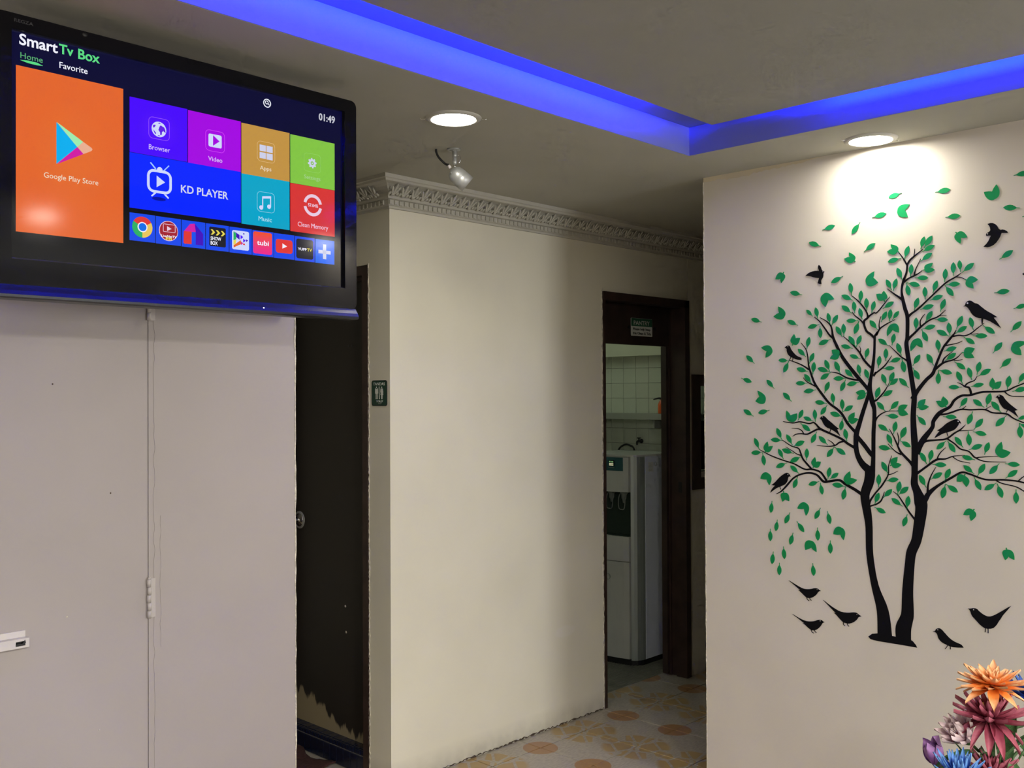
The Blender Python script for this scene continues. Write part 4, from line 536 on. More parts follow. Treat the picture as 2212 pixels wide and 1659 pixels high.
t2 = box('nosing_tile', -.0075, .0075, -.0105, .0105, -.012, .007, M_STEP); bevelled(t2.data, .004, 2)
t3 = box('riser_tile', -.004, 0, -.0228, .0228, 0, .072, M_STEP); bevelled(t3.data, .001, 1)
def child(src, par, loc, rot=(0,0,0), use=[]):
    o = src if src.name not in use else copies(src, src.name.split('.')[0], par)
    if o is src: use.append(src.name)
    o.parent = par; o.matrix_parent_inverse = par.matrix_world.inverted(); o.location = loc; o.rotation_euler = rot
    return o
for k in range(13):
    child(t1, st, (X0+.042, 3.282+.0475*k, .094)); child(t3, st, (X0+.002, 3.282+.0475*k, .004))
for k in range(27): child(t2, st, (X0+.004, 3.269+.0226*k, .093))
# rag on the passage floor
rnd = random.Random(3); v, f = [], []; n = 26
for i in range(n+1):
    for j in range(n+1):
        u, w_ = i/n-.5, j/n-.5; rr = math.hypot(u, w_)
        v.append((2.27+u*.40*(1+.12*math.sin(9*w_)), 3.66+w_*.46*(1+.1*math.sin(8*u+1)), .010+.012*math.sin(11*u+3)*math.sin(9*w_+1)*(1-1.2*rr)+.004*rnd.random()))
f = [(i*(n+1)+j, (i+1)*(n+1)+j, (i+1)*(n+1)+j+1, i*(n+1)+j+1) for i in range(n) for j in range(n)]
rag = pyd('floor_rag', v, f, M_MAT, None, True)
md = rag.modifiers.new('thick', 'SOLIDIFY'); md.thickness = .006; md.offset = -1
tag(rag, 'dark maroon rag on the floor before the toilet step', 'rag')
# ------------------------------------------------------------------ toilet sign
sg = thing('toilet_sign', 'dark green TANDAS toilet sign with man and woman on narrow wall', 'sign', (X0, 3.148, 1.525))
A0, A1_, B0, B1 = -3.199, -3.098, 1.5245, 1.6285
A1_ = -3.1005
plate('backing', FX0, rrect(A0, B0, A1_, B1, .010), 0, .0020, M_BLACK, sg)
plate('face', FX0, rrect(A0+.003, B0+.003, A1_-.003, B1-.003, .008), .0020, .0024, M_SIGNGREEN, sg)
W_ = A1_-A0; HH = B1-B0
sx = lambda x: A0 + W_*(x-175)/(985-175)
sz = lambda y: B1 - HH*(y-170)/(1490-170)
def signtext(s, x0, yb, yt, x1, b=1): glyphs('lettering', s, FX0, sx(x0), sz(yb), sz(yt), sx(x1), .0024, .0027, M_SIGNWHITE, sg, b)
signtext('TANDAS', 255, 430, 285, 880); signtext('TOILET', 425, 1300, 1210, 785)
for k, x in enumerate((520, 590, 650)):   # tiny third line, illegible in the photograph
    boxes_ = [(x, 1330, x+45, 1345), (x, 1360, x+45, 1372), (x+18, 1330, x+30, 1395)]
    for b in boxes_: plate('lettering', FX0, rrect(sx(b[0]), sz(b[3]), sx(b[2]), sz(b[1])), .0024, .0026, M_SHELF, sg)
def figpoly(name, L): plate(name, FX0, [(sx(x), sz(y)) for x, y in L], .0024, .0027, M_SIGNWHITE, sg)
def figdisc(x, y, r): plate('figure_head', FX0, ellipse(sx(x), sz(y), r*HH/1320), .0024, .0027, M_SIGNWHITE, sg)
figdisc(440, 525, 42); figdisc(715, 530, 42)
figpoly('man_figure', [(365,590),(395,575),(440,625),(490,575),(520,590),(530,850),(498,860),(498,1140),(452,1140),(450,870),(432,870),(430,1140),(400,1140),(398,860),(360,850)])
figpoly('woman_figure', [(655,590),(775,590),(800,790),(790,810),(800,925),(762,925),(758,1140),(690,1140),(686,925),(645,925),(665,810),(640,790)])
figpoly('divider', [(562,480),(597,480),(612,1140),(570,1140)])
# ------------------------------------------------------------------ pantry doorway: frame, transom with sign
d3 = struct(thing('door_3', 'dark brown pantry door frame with solid transom', 'door frame', (4.2, Y0, 0))); del d3['category']
boxes('jamb', [(3.846, 3.866, Y0-.004, Y0+.150, 0, 2.082)], M_WOOD2, d3)
boxes('jamb', [(4.560, 4.602, Y0-.010, Y0+.060, 0, 2.082), (4.572, 4.602, Y0+.060, Y0+.095, 0, 2.082), (4.560, 4.602, Y0+.095, Y0+.150, 0, 2.082)], M_WOOD2, d3)
boxes('head', [(3.846, 4.602, Y0-.010, Y0+.050, 2.044, 2.084), (3.866, 4.572, Y0+.050, Y0+.150, 2.050, 2.084)], M_WOOD2, d3)
box('transom_panel', 3.866, 4.572, Y0+.100, Y0+.125, 1.832, 2.050, M_WOOD, d3, .001, 1)
box('door_leaf', 4.540, 4.572, Y0+.105, Y0+.140, .010, 1.832, M_WOOD, d3)
ragged('plaster_edge', FY0, .0, 2.10, 3.834, 3.849, -.004, .002, M_CHIP, d3, .018, 1.0, 21)
ragged('floor_grime', Frame((0,Y0,0),(0,0,1),(1,0,0)), 2.50, 3.85, -.002, .010, -.004, -.0005, M_CHIPD, d3, .012, 1.7, 22)
boxes('strike_plate', [(4.5585, 4.5605, Y0+.018, Y0+.040, 1.02, 1.08)], M_BLACK, d3)
FT = Frame((0, Y0+.100, 0), (1,0,0), (0,0,1))
ps = thing('pantry_sign', 'small green and white PANTRY sign on the dark transom', 'sign', (4.31, Y0+.1, 1.88))
pa0, pa1, pb0, pb1 = 4.212, 4.402, 1.880, 1.976
plate('panel', FT, rrect(pa0, pb0, pa1, pb1, .004), 0, .0022, M_SIGNWHITE, ps)
plate('green_band', FT, rrect(pa0+.001, pb0+(pb1-pb0)*.55, pa1-.001, pb1-.001), .0022, .0025, M_SIGNGREEN2, ps)
plate('bolt', FT, ellipse(pa0-.020, 1.925, .009), 0, .003, M_BLACK, d3); plate('bolt', FT, ellipse(pa1+.022, 1.925, .009), 0, .003, M_BLACK, d3)
def pst(s, u0, u1, v0, v1, M, b): glyphs('lettering', s, FT, pa0+(pa1-pa0)*u0, pb0+(pb1-pb0)*v0, pb0+(pb1-pb0)*v1, pa0+(pa1-pa0)*u1, .0022, .0028, M, ps, b)
pst('PANTRY', .12, .88, .63, .86, M_SIGNWHITE, 1); pst('Please help keep', .09, .91, .33, .46, M_INK, 1); pst('this Clean & Tidy', .07, .94, .09, .23, M_INK, 1)
# ------------------------------------------------------------------ serving window beside the doorway
wn = struct(thing('window_1', 'dark brown framed pantry window beside the doorway', 'window', (5.0, Y0, 1.03))); del wn['category']
boxes('window_frame', [(4.632, 4.713, Y0-.008, Y0+.060, 1.032, 1.675), (5.015, 5.06, Y0-.008, Y0+.138, 1.032, 1.675), (4.713, 5.015, Y0-.008, Y0+.138, 1.612, 1.675), (4.713, 5.015, Y0-.008, Y0+.138, 1.032, 1.095)], M_WOOD2, wn)
box('window_sill', 4.714, 5.014, Y0-.004, Y0+.045, 1.096, 1.128, M_WHITEPL, wn, .003)
box('pane', 4.7135, 5.0145, Y0+.050, Y0+.054, 1.129, 1.611, M_GLASS, wn)
box('cafe_curtain', 4.716, 5.012, Y0+.075, Y0+.085, 1.130, 1.41, M_CURTAIN, wn)
# ------------------------------------------------------------------ pantry interior
XP = 5.0
pf = struct(box('floor_pantry', 3.2, XP, Y0+.15, YMAX, -.003, .002, M_RIBFLOOR))
rib = box('floor_rib', 3.2, XP, -.0045, .0045, 0, .0025, M_RIBFLOOR); rib.parent = pf; rib.location = (0, Y0+.17, .0015)
for k in range(1, 40): o = copies(rib, 'floor_rib', pf); o.location = (0, Y0+.17+.016*k, .0015)
pw = struct(box('wall_pantry', XP+.006, XP+.12, Y0+.14, YMAX, 0, H, M_GROUT), 'pale tiled pantry wall')
tw, th_ = .0985, .0950
wt_ = box('wall_tile', -.006, 0, -tw/2+.0009, tw/2-.0009, -th_/2+.0009, th_/2-.0009, M_WTILE); bevelled(wt_.data, .001, 1)
for i in range(-6, 7):
    for j in range(0, 8):
        child(wt_, pw, (XP+.0062+random.uniform(-.0004,.0004), 3.742 + tw*i - tw/2 + tw, 1.066 + th_*j + th_/2), (0, random.uniform(-.002,.002), 0))
struct(box('wall_bulkhead', XP-.07, XP+.006, Y0+.14, YMAX, 1.805, H, M_PANTRYWALL))
struct(box('wall_partition', 3.2, 3.3, Y0+.14, YMAX, 0, H, M_PANTRYWALL))
sh = thing('wall_shelf', 'grey wall shelf on the pantry tiles above the dispenser', 'shelf', (XP, 4.0, 1.42))
box('board', XP-.16, XP, Y0+.145, YMAX-.3, 1.425, 1.447, M_SHELF, sh, .002); box('lip', XP-.166, XP-.16, Y0+.145, YMAX-.3, 1.412, 1.449, M_SHELF, sh, .001, 1)
for y in (3.5, 4.1): box('bracket', XP-.14, XP, y, y+.012, 1.36, 1.425, M_SHELF, sh)
bo = thing('spray_bottle', 'orange bottle with black nozzle on the pantry shelf', 'bottle', (XP-.09, 3.475, 1.447))
lathe('body', (XP-.09, 3.475, 1.447), (0,0,1), [(.026,0),(.028,.004),(.028,.055),(.020,.075),(.010,.085),(.010,.092)], M_ORANGE, bo, 20)
tube('nozzle', [(XP-.09, 3.475, 1.535), (XP-.095, 3.50, 1.541), (XP-.10, 3.535, 1.533)], (.008,.003), M_BLACK, bo, 8)
tap = thing('wall_tap', 'small dark wall tap on the tiles behind the water dispenser', 'tap', (XP, 3.70, 1.27))
lathe('tap_body', (XP+.001, 3.70, 1.272), (-1,0,0), [(.014,0),(.014,.004),(.007,.006),(.007,.040)], M_BLACK, tap, 14)
lathe('tap_handle', (XP-.028, 3.70, 1.276), (0,0,1), [(.004,0),(.004,.012),(.013,.014),(.013,.019)], M_BLACK, tap, 12)
tube('spout', [(XP-.036, 3.70, 1.272), (XP-.045, 3.70, 1.268), (XP-.047, 3.70, 1.250)], .006, M_BLACK, tap, 8)
hose = tube('water_hose', [(4.93, 3.84, 1.05), (4.94, 3.84, 1.20), (4.945, 3.80, 1.245), (4.945, 3.75, 1.245), (4.94, 3.71, 1.21), (4.93, 3.70, 1.05)], .006, M_BLACK, None, 8)
tag(hose, 'black water hose looping above the back of the dispenser', 'hose')
tb = thing('pantry_fill_tube', 'added unseen fill tube under the pantry ceiling', 'lamp', (4.2, 4.2, H))  # lamp added out of view to brighten the pantry
box('batten', 3.7, 4.7, 4.17, 4.23, H-.05, H, M_TRIM, tb, .004); lathe('tube', (3.74, 4.2, H-.065), (1,0,0), [(.013,0),(.013,.92)], emit('lit tube', (.85, 1.0, .82), PANTRY_FILL_W), tb, 12)
# ------------------------------------------------------------------ water dispenser
wd = thing('water_dispenser', 'tall white and silver water dispenser in the pantry doorway', 'water dispenser', (4.75, 3.60, 0))
def prism(name, pts, z0, z1, M, par, smooth=False):
    n = len(pts); v = [(x,y,z0) for x,y in pts] + [(x,y,z1) for x,y in pts]
    o = pyd(name, v, [tuple(range(n-1,-1,-1)), tuple(range(n,2*n))] + [(i,(i+1)%n,n+(i+1)%n,n+i) for i in range(n)], M, par)
    return o
YC = 3.605; YR = 3.395; YL = 2*YC-YR
curve = [(4.625,3.397),(4.600,3.398),(4.580,3.402),(4.563,3.411),(4.549,3.424),(4.540,3.440)]
front = [(4.536,3.452),(4.528,3.485),(4.520,3.53),(4.515,3.57),(4.513,YC)]
mir = lambda L: [(x, 2*YC-y) for x, y in L]
box('cabinet', 4.622, 4.93, YR, YL, .035, 1.205, M_DISPWHITE, wd, .004)
prism('column', curve + [(4.60,3.470),(4.63,3.470)], .035, 1.205, M_DISPSILVER, wd)
prism('column', mir(curve + [(4.60,3.470),(4.63,3.470)]), .035, 1.205, M_DISPSILVER, wd)
prism('top_cap', [(4.93,YR),(4.625,YR)] + [(x-.002,y-.001) for x,y in curve+front] + mir([(x-.002,y-.001) for x,y in curve+front])[::-1] + [(4.625,YL),(4.93,YL)], 1.205, 1.216, M_DISPFRONT, wd)
f_in = [(4.60,2*YC-3.452),(4.60,3.452)]
up_ = prism('upper_panel', front + mir(front)[::-1][1:] + f_in, 1.000, 1.203, M_DISPFRONT, wd)
prism('lower_panel', [(x+.002,y) for x,y in front + mir(front)[::-1][1:]] + f_in, .600, .742, M_DISPFRONT, wd)
dd = prism('lower_door', [(x+.003,y) for x,y in front + mir(front)[::-1][1:]] + f_in, .040, .596, M_DISPFRONT, wd)
prism('bay', [(4.60,3.47),(4.624,3.47),(4.624,2*YC-3.47),(4.60,2*YC-3.47)], .74, 1.0, M_BAY, wd)
box('bay_tray', 4.545, 4.60, 3.46, 2*YC-3.46, .738, .744, M_BAY, wd)
boxes('bay_side', [(4.552, 4.60, 3.447, 3.4525, .742, 1.0), (4.552, 4.60, 2*YC-3.4525, 2*YC-3.447, .742, 1.0)], M_BAY, wd)
# control panel follows the bowed front
cpn = [(x-.0015,y) for x,y in front[1:] + mir(front)[::-1][1:3]]
ctl = prism('control_panel', cpn + [(x+.006,y) for x,y in cpn[::-1]], 1.122, 1.200, M_TEAL, wd)
box('display', 4.5085, 4.512, 3.536, 3.574, 1.150, 1.182, M_BLACK, ctl)
for k in range(2): box('display_bar', 4.5078, 4.5085, 3.540, 3.570, 1.153+.008*k, 1.157+.008*k, M_DISPLAY, ctl)
for k in range(3): box('indicator', 4.5078, 4.5085, 3.541+.011*k, 3.547+.011*k, 1.170, 1.178, M_GREENLED, ctl)
box('print_line', 4.5120, 4.5128, 3.535, 3.578, 1.139, 1.1415, M_SHELF, ctl)
for y in (3.515, 3.605):
    tp = lathe('tap', (4.575, y, 1.0), (0,0,-1), [(.022,0),(.022,.014),(.017,.018),(.015,.040),(.010,.050),(.007,.068)], M_TAP, wd, 16)
    tube('tap_lever', [(4.566, y-.022, .985), (4.555, y-.024, .955), (4.552, y-.020, .905), (4.556, y, .895), (4.552, y+.020, .905), (4.555, y+.024, .955), (4.566, y+.022, .985)], .0032, M_TAP, tp, 8)
FDS = Frame((4.5135, 0, 0), (0,-1,0), (0,0,1))
ringplate('door_latch', FDS, ellipse(-3.585,.505,.017,.017,24), ellipse(-3.585,.505,.0145,.0145,24), .0, .004, M_DISPSILVER, dd)
FSD = Frame((0, YR, 0), (1,0,0), (0,0,1))
plate('side_sticker', FSD, rrect(4.650, 1.115, 4.700, 1.170), 0, .0006, M_DISPFRONT, wd)
for k in range(6): plate('sticker_line', FSD, rrect(4.653, 1.120+.008*k, 4.690-.006*(k % 3), 1.1225+.008*k), .0006, .0009, M_SHELF, wd)
ringplate('approval_mark', FSD, ellipse(4.722,1.157,.013,.013,20), ellipse(4.722,1.157,.009,.009,20), 0, .0008, M_SHELF, wd)
boxes('side_handle', [(4.775, 4.86, YR-.004, YR, .545, .550), (4.775, 4.780, YR-.004, YR, .530, .550)], M_DISPWHITE, wd)
prism('plinth', [(4.92,YR+.01),(4.63,YR+.01)] + [(x+.012,y+.008) for x,y in curve+front] + mir([(x+.012,y+.008) for x,y in curve+front])[::-1] + [(4.92,YL-.01)], .002, .036, M_BLACK, wd)
# ------------------------------------------------------------------ television
YT = 2.2
FS = Frame((0, YT, 0), (1,0,0), (0,0,1))
tv = thing('television', 'large black wall-mounted television showing a smart box home menu', 'television', (1.18, 2.35, 1.78))
TL_, TR_, TB, TT = .715, 1.651, 1.779, 2.381
SL, SR, SB, ST = .7525, 1.6125, 1.861, 2.3475
bz = ringplate('bezel', FS, rrect(TL_, 1.806, TR_, TT, .018, 6), [(a,b) for a,b in rrect(SL, SB, SR, ST, .0005, 6)], -.035, .010, M_BLACKGLOSS, tv)
lip = pyd('lower_lip', [(x, y, z) for x in (TL_+.001, TR_-.004) for y, z in ((YT-.010,1.8065),(YT-.013,1.802),(YT-.020,1.793),(YT-.025,1.7845),(YT-.0245,1.779),(YT-.016,1.7765),(YT+.03,1.7765),(YT+.03,1.8065))],
    [(i, i+1, 9+i, 8+i) for i in range(7)] + [(7,0,8,15)] + [tuple(range(8)), tuple(range(15,7,-1))], M_LIP, tv)
box('back_shell', TL_+.03, TR_-.03, YT+.035, YT+.095, 1.80, TT-.02, M_BLACK, tv, .012)
scr = box('screen', SL-.002, SR+.002, YT+.0004, YT+.006, SB-.002, ST+.002, M_SCREEN, tv)
FI = [(SL,SB,SR,ST)]
pyd('inner_bevel', [FS(SL,SB,.0100), FS(SR,SB,.0100), FS(SR,SB+.004,.0006), FS(SL,SB+.004,.0006)], [(0,1,2,3)], M_BEZEL_LINE, bz)
pyd('inner_bevel', [FS(SR,SB,.0100), FS(SR,ST,.0100), FS(SR-.003,ST,.0006), FS(SR-.003,SB,.0006)], [(0,1,2,3)], M_BLACKGLOSS, bz)
pyd('inner_bevel', [FS(SL,SB,.0100), FS(SL,ST,.0100), FS(SL+.0015,ST,.0006), FS(SL+.0015,SB,.0006)], [(0,1,2,3)], M_BEZEL_LINE, bz)
glyphs('brand_lettering', 'TOSHIBA', Frame((0,YT-.021,0),(1,0,0),(0,.006,1)), 1.1535, 1.7872, 1.7955, 1.2105, .002, .0035, mat('grey brand print', (.26,.26,.32), .4), lip, 1)
glyphs('brand_lettering', 'REGZA', Frame((0,YT-.010,0),(1,0,0),(0,0,1)), .757, 2.3635, 2.3705, .796, 0, .0005, mat('dark grey brand print', (.045,.045,.05), .4), bz, 1)
lathe('power_light', (1.351, YT-.0205, 1.7915), (0,-1,.3), [(.0016,0),(.0016,.0012),(.0004,.0016)], emit('white power light', (1,.98,.95), 3.0), lip, 10)
boxes('mount_arm', [(1.0,1.04,YT+.095,Y1-.018,1.98,2.06),(1.32,1.36,YT+.095,Y1-.018,1.98,2.06),(.98,1.38,Y1-.04,Y1-.018,1.94,2.10)], M_BLACK, tv)
lathe('camera_bump', (.905, YT-.010, 2.374), (0,-1,0), [(.006,0),(.005,.0015)], M_BLACK, bz, 14)
for e in UI:
    kind, nm, cn, ly = e[:4]; d1_ = .0006*ly; d0_ = d1_-.0003 if ly > 1 else -.0006
    k = [.001*q if isinstance(q, (int, float)) else q for q in e[4:]]
    M = ui_mat(cn)
    if kind == 'rect': plate(nm, FS, rrect(k[0],k[1],k[2],k[3], e[8]*min(k[2]-k[0],k[3]-k[1])), d0_, d1_, M, scr)
    elif kind == 'outline':
        r = e[8]*min(k[2]-k[0],k[3]-k[1]); w2 = e[9]*.001
        ringplate(nm, FS, rrect(k[0],k[1],k[2],k[3],r), rrect(k[0]+w2,k[1]+w2,k[2]-w2,k[3]-w2,max(r-w2,.0006)), d0_, d1_, M, scr)
    elif kind == 'poly': plate(nm, FS, [(a*.001,b*.001) for a,b in e[4]], d0_, d1_, M, scr)
    elif kind == 'disc': plate(nm, FS, ellipse(k[0],k[1],k[2], k[2]*(.25 if nm == 'player_shadow' else 1)), d0_, d1_, M, scr)
    elif kind == 'arc':
        t0, t1_ = e[8], e[9]; n = 36
        if t1_-t0 >= 360: ringplate(nm, FS, ellipse(k[0],k[1],k[3],None,n), ellipse(k[0],k[1],k[2],None,n), d0_, d1_, M, scr)
        else:
            P_ = [math.radians(t0+(t1_-t0)*i/n) for i in range(n+1)]
            plate(nm, FS, [(k[0]+k[3]*math.cos(t), k[1]+k[3]*math.sin(t)) for t in P_] + [(k[0]+k[2]*math.cos(t), k[1]+k[2]*math.sin(t)) for t in P_[::-1]], d0_, d1_, M, scr)
    elif kind == 'gear':
        n = 64; R_ = k[2]; out = []
        for i in range(n):
            t = 2*math.pi*i/n; ph = (i % 8); out.append((k[0]+(R_ if ph < 4 else R_*.78)*math.cos(t), k[1]+(R_ if ph < 4 else R_*.78)*math.sin(t)))
        ringplate(nm, FS, out, ellipse(k[0],k[1],R_*.36,None,n), d0_, d1_, M, scr); plate('gear_hub', FS, ellipse(k[0],k[1],R_*.15), d0_, d1_, M, scr)
    elif kind == 'text': glyphs('menu_text', nm, FS, k[0], k[1], k[2], k[3], d0_, d1_, M, scr, e[8])
# ------------------------------------------------------------------ tree decal, loose leaves, birds
def blade(tip, stem):
    t, s = Vector(tip), Vector(stem); ax = t-s; L_ = ax.length; ax.normalize(); n = Vector((-ax.y, ax.x)); h = .19
    pr = [(0,.0007),(h,.0009),(h+.05,.055),(h+.14,.115),(h+.28,.172),(h+.42,.185),(h+.56,.160),(h+.68,.105),(1,.0)]
    L1 = [s+ax*(u*L_)+n*(w_ if i < 2 else w_*L_) for i,(u,w_) in enumerate(pr)]; L2 = [s+ax*(u*L_)-n*(w_ if i < 2 else w_*L_) for i,(u,w_) in enumerate(pr[:-1])]
    return [tuple(p) for p in L2 + L1[::-1]]
def notched(Sx, A, N_, B_, stem):
    Sx, A, N_, B_ = map(Vector, (Sx, A, N_, B_)); S0 = Sx
    if stem: Sx = Sx + (N_-Sx)*.22
    back = (Sx-N_)
    def side(T_):
        sd = (A-B_) if T_ is A else (B_-A); k = (.68,.85,.20) if stem else (.48,.66,.10); c1 = Sx + sd*k[0] + back*.07; c2 = T_ + back*k[1] + sd*k[2]
        return [Sx*(1-t)**3 + c1*3*t*(1-t)**2 + c2*3*t*t*(1-t) + T_*t**3 for t in [i/9 for i in range(10)]]
    a, b = side(A), side(B_)
    ce = lambda P, Q, c: [P.lerp(Q, .5) + c]
    mid = (A+B_)/2; oa = (A-mid).normalized()*.0025 if (A-mid).length else Vector((0,0)); 
    pts = a + [(A+N_)/2 - oa] + [N_] + [(B_+N_)/2 + oa] + b[::-1][:-1]
    if stem:
        n = Vector((-(Sx-N_).y, (Sx-N_).x)).normalized()*.0016
        if (a[1]-Sx).dot(n) < 0: n = -n
        pts = [S0+n, Sx+n*1.0] + pts[1:] + [Sx-n, S0-n]
    return [tuple(p) for p in pts]
mm = lambda L, i: (L[i]*.001, L[i+1]*.001)
tree = thing('tree_decal', 'large black tree wall decal with two trunks and green leaves', 'wall decal', tuple(FX3(.72, .72)))
gr = plate('ground_patch', FX3, [(a*.001,b*.001) for a,b in GROUND], 0, .0016, M_DECALBLACK, tree)
for bi, br in enumerate(BRANCHES):
    P_ = catmull([(a*.001,b*.001,w_*.0001) for a,b,w_ in br], 5); v, f = [], []; d = .0012 + .00001*bi
    for i, (a,b,w_) in enumerate(P_):
        t = (Vector(P_[min(i+1,len(P_)-1)][:2]) - Vector(P_[max(i-1,0)][:2])); t.normalize(); n = Vector((-t.y, t.x))*max(w_, .001)/2
        v += [FX3(a+n.x,b+n.y,d), FX3(a-n.x,b-n.y,d), FX3(a+n.x,b+n.y,0), FX3(a-n.x,b-n.y,0)]
    for i in range(len(P_)-1):
        q = 4*i; f += [(q,q+1,q+5,q+4),(q,q+4,q+6,q+2),(q+1,q+3,q+7,q+5)]
    q = 4*(len(P_)-1); f += [(0,2,3,1),(q,q+1,q+3,q+2)]
    pyd('trunk' if br[0][2] > 500 else 'branch', v, f, M_DECALBLACK, tree)
for l in LEAVES: plate('leaf', FX3, blade(mm(l,0), mm(l,2)), 0, .0024, M_GREEN, tree)
for l in NOTCHED: plate('notched_leaf', FX3, notched(mm(l,0), mm(l,2), mm(l,4), mm(l,6), l[8]), 0, .0026, M_GREEN, tree)
ORD = ['highest','second highest','third highest','fourth highest','fifth highest','sixth highest','seventh highest','eighth highest','ninth highest','tenth highest','eleventh highest','twelfth highest','thirteenth highest','fourteenth highest','fifteenth highest','sixteenth highest']
ZONE = ['drifting up and left of the treetop', 'drifting up and right of the treetop', 'far left of the tree crown', 'falling below the lowest left branches', 'right of the right trunk']
for data, nm, word, fn in ((LOOSE, 'leaf_sticker', 'pointed', lambda l: blade(mm(l,1), mm(l,3))), (LOOSE_NOTCHED, 'notched_leaf_sticker', 'notched', lambda l: notched(mm(l,1), mm(l,3), mm(l,5), mm(l,7), l[9]))):
    for z in range(5):
        L_ = sorted([l for l in data if l[0] == z], key=lambda l: -l[2])
        for i, l in enumerate(L_):
            o = plate(nm, FX3, fn(l), 0, .0022, M_GREEN)
            tag(o, ('%s loose %s green leaf sticker %s' % (ORD[i], word, ZONE[z])) if len(L_) > 1 else 'loose %s green leaf sticker %s' % (word, ZONE[z]), 'leaf sticker', 'loose leaf stickers round the tree')
BLAB = dict(a='black flying bird decal left of the treetop, wing raised', b='black swooping bird decal at the upper right, wings spread', c='black bird decal perched on the upper left branch', d='largest black bird decal, perched right of the treetop', e='black bird decal perched on the middle left branch, facing left', f='black bird decal on the lowest left branch, facing right', g='black bird decal facing right, just right of the right trunk', h='black bird decal on the far right branch, facing left',
  i='black bird decal cut off by the right picture edge', j='topmost of three long-tailed black ground birds left of the trunks', k='long-tailed black ground bird nearest the left trunk', l='lowest of three long-tailed black ground birds left of the trunks', m='black ground bird decal with raised tail at the far right', n='black ground bird decal right of the trunks, tail held low')
for key, (pts, eye, legs) in BIRDS.items():
    cx = sum(p[0] for p in pts)/len(pts)*.001; cz = min(p[1] for p in pts)*.001
    b = thing('bird_decal', BLAB[key], 'bird decal', tuple(FX3(cx, cz)), 'black bird decals on the tree wall')
    big = [(a*.001,c*.001) for a,c in pts]; sm = []
    for i in range(len(big)):           # soften the traced outline, keep beak and tail points
        p0, p1, p2 = Vector(big[i-1]), Vector(big[i]), Vector(big[(i+1) % len(big)])
        if (p0-p1).normalized().dot((p2-p1).normalized()) > -.35: sm.append(tuple(p1))
        else: sm += [tuple(p1.lerp(p0,.25)*.97 + p1*.03), tuple(p1.lerp(p2,.25)*.97 + p1*.03)]
    plate('body', FX3, sm, 0, .0022, M_DECALBLACK, b)
    plate('eye', FX3, ellipse(eye[0]*.001, eye[1]*.001, eye[2]*.00085, None, 12), .0020, .0026, M_EYE, b)
    for lg in legs:
        P_ = [Vector((a*.001,c*.001)) for a,c in lg]; wd_ = .0030 if key == 'd' else .0019; L1, L2 = [], []
        for i, p in enumerate(P_):
            t = (P_[min(i+1,2)]-P_[max(i-1,0)]).normalized(); n = Vector((-t.y,t.x))*wd_/2; L1.append(tuple(p+n)); L2.append(tuple(p-n))
        plate('leg', FX3, L1 + L2[::-1], 0, .0021, M_DECALBLACK, b)
# ------------------------------------------------------------------ artificial flowers in a vase on a side table
def petal_mat(name, c0, c1, c2, length):
    M, N, L, P = newmat(name); tc = N.new('ShaderNodeTexCoord'); sp_ = N.new('ShaderNodeSeparateXYZ'); L.new(tc.outputs['Generated'], sp_.inputs[0])
    nz = N.new('ShaderNodeTexNoise'); nz.inputs['Scale'].default_value = 9; L.new(tc.outputs['Object'], nz.inputs['Vector'])
    ad = N.new('ShaderNodeMath'); ad.operation = 'MULTIPLY_ADD'; L.new(nz.outputs['Fac'], ad.inputs[0]); ad.inputs[1].default_value = .35; L.new(sp_.outputs['X'], ad.inputs[2])
    rp = N.new('ShaderNodeValToRGB'); rp.color_ramp.elements[0].color = (*c0,1); rp.color_ramp.elements[0].position = .15; rp.color_ramp.elements[1].color = (*c2,1); rp.color_ramp.elements[1].position = 1.12
    e = rp.color_ramp.elements.new(.65); e.color = (*c1,1); L.new(ad.outputs[0], rp.inputs['Fac']); L.new(rp.outputs[0], P.inputs['Base Color'])
    P.inputs['Roughness'].default_value = .6; P.inputs['Subsurface Weight'].default_value = .0
    return M
def petal_mesh(name, width, curl, M, cup=.25, n=7, twist=0.0, point=1.0):
    """one petal along +X, unit length, curled at the tip, cupped across"""
    v, f = [], []
    for i in range(n+1):
        t = i/n; w_ = width*(math.sin(math.pi*min(1, t*.93+.07)**.85)**.75)*(1-.25*t*point); z = curl*t*t
        if i == n: w_ = width*.04
        for s in (-1,-.5,0,.5,1):
            v.append((t, s*w_*.5, z + cup*width*(s*s) + twist*s*t*width))
    for i in range(n):
        for j in range(4): f.append((i*5+j, i*5+j+1, (i+1)*5+j+1, (i+1)*5+j))
    me = bpy.data.meshes.new(name); me.from_pydata(v, [], f); me.materials.append(M)
    for p in me.polygons: p.use_smooth = True
    return me
M_STEM = mat('green plastic stem', (.055,.12,.035), .6, var=.2)
M_LEAF = mat('green cloth leaf', (.060,.15,.045), .65, var=.35, scale=30)
VX, VY, VZ = 1.905, .620, .72
vase_top = Vector((VX, VY, .885))
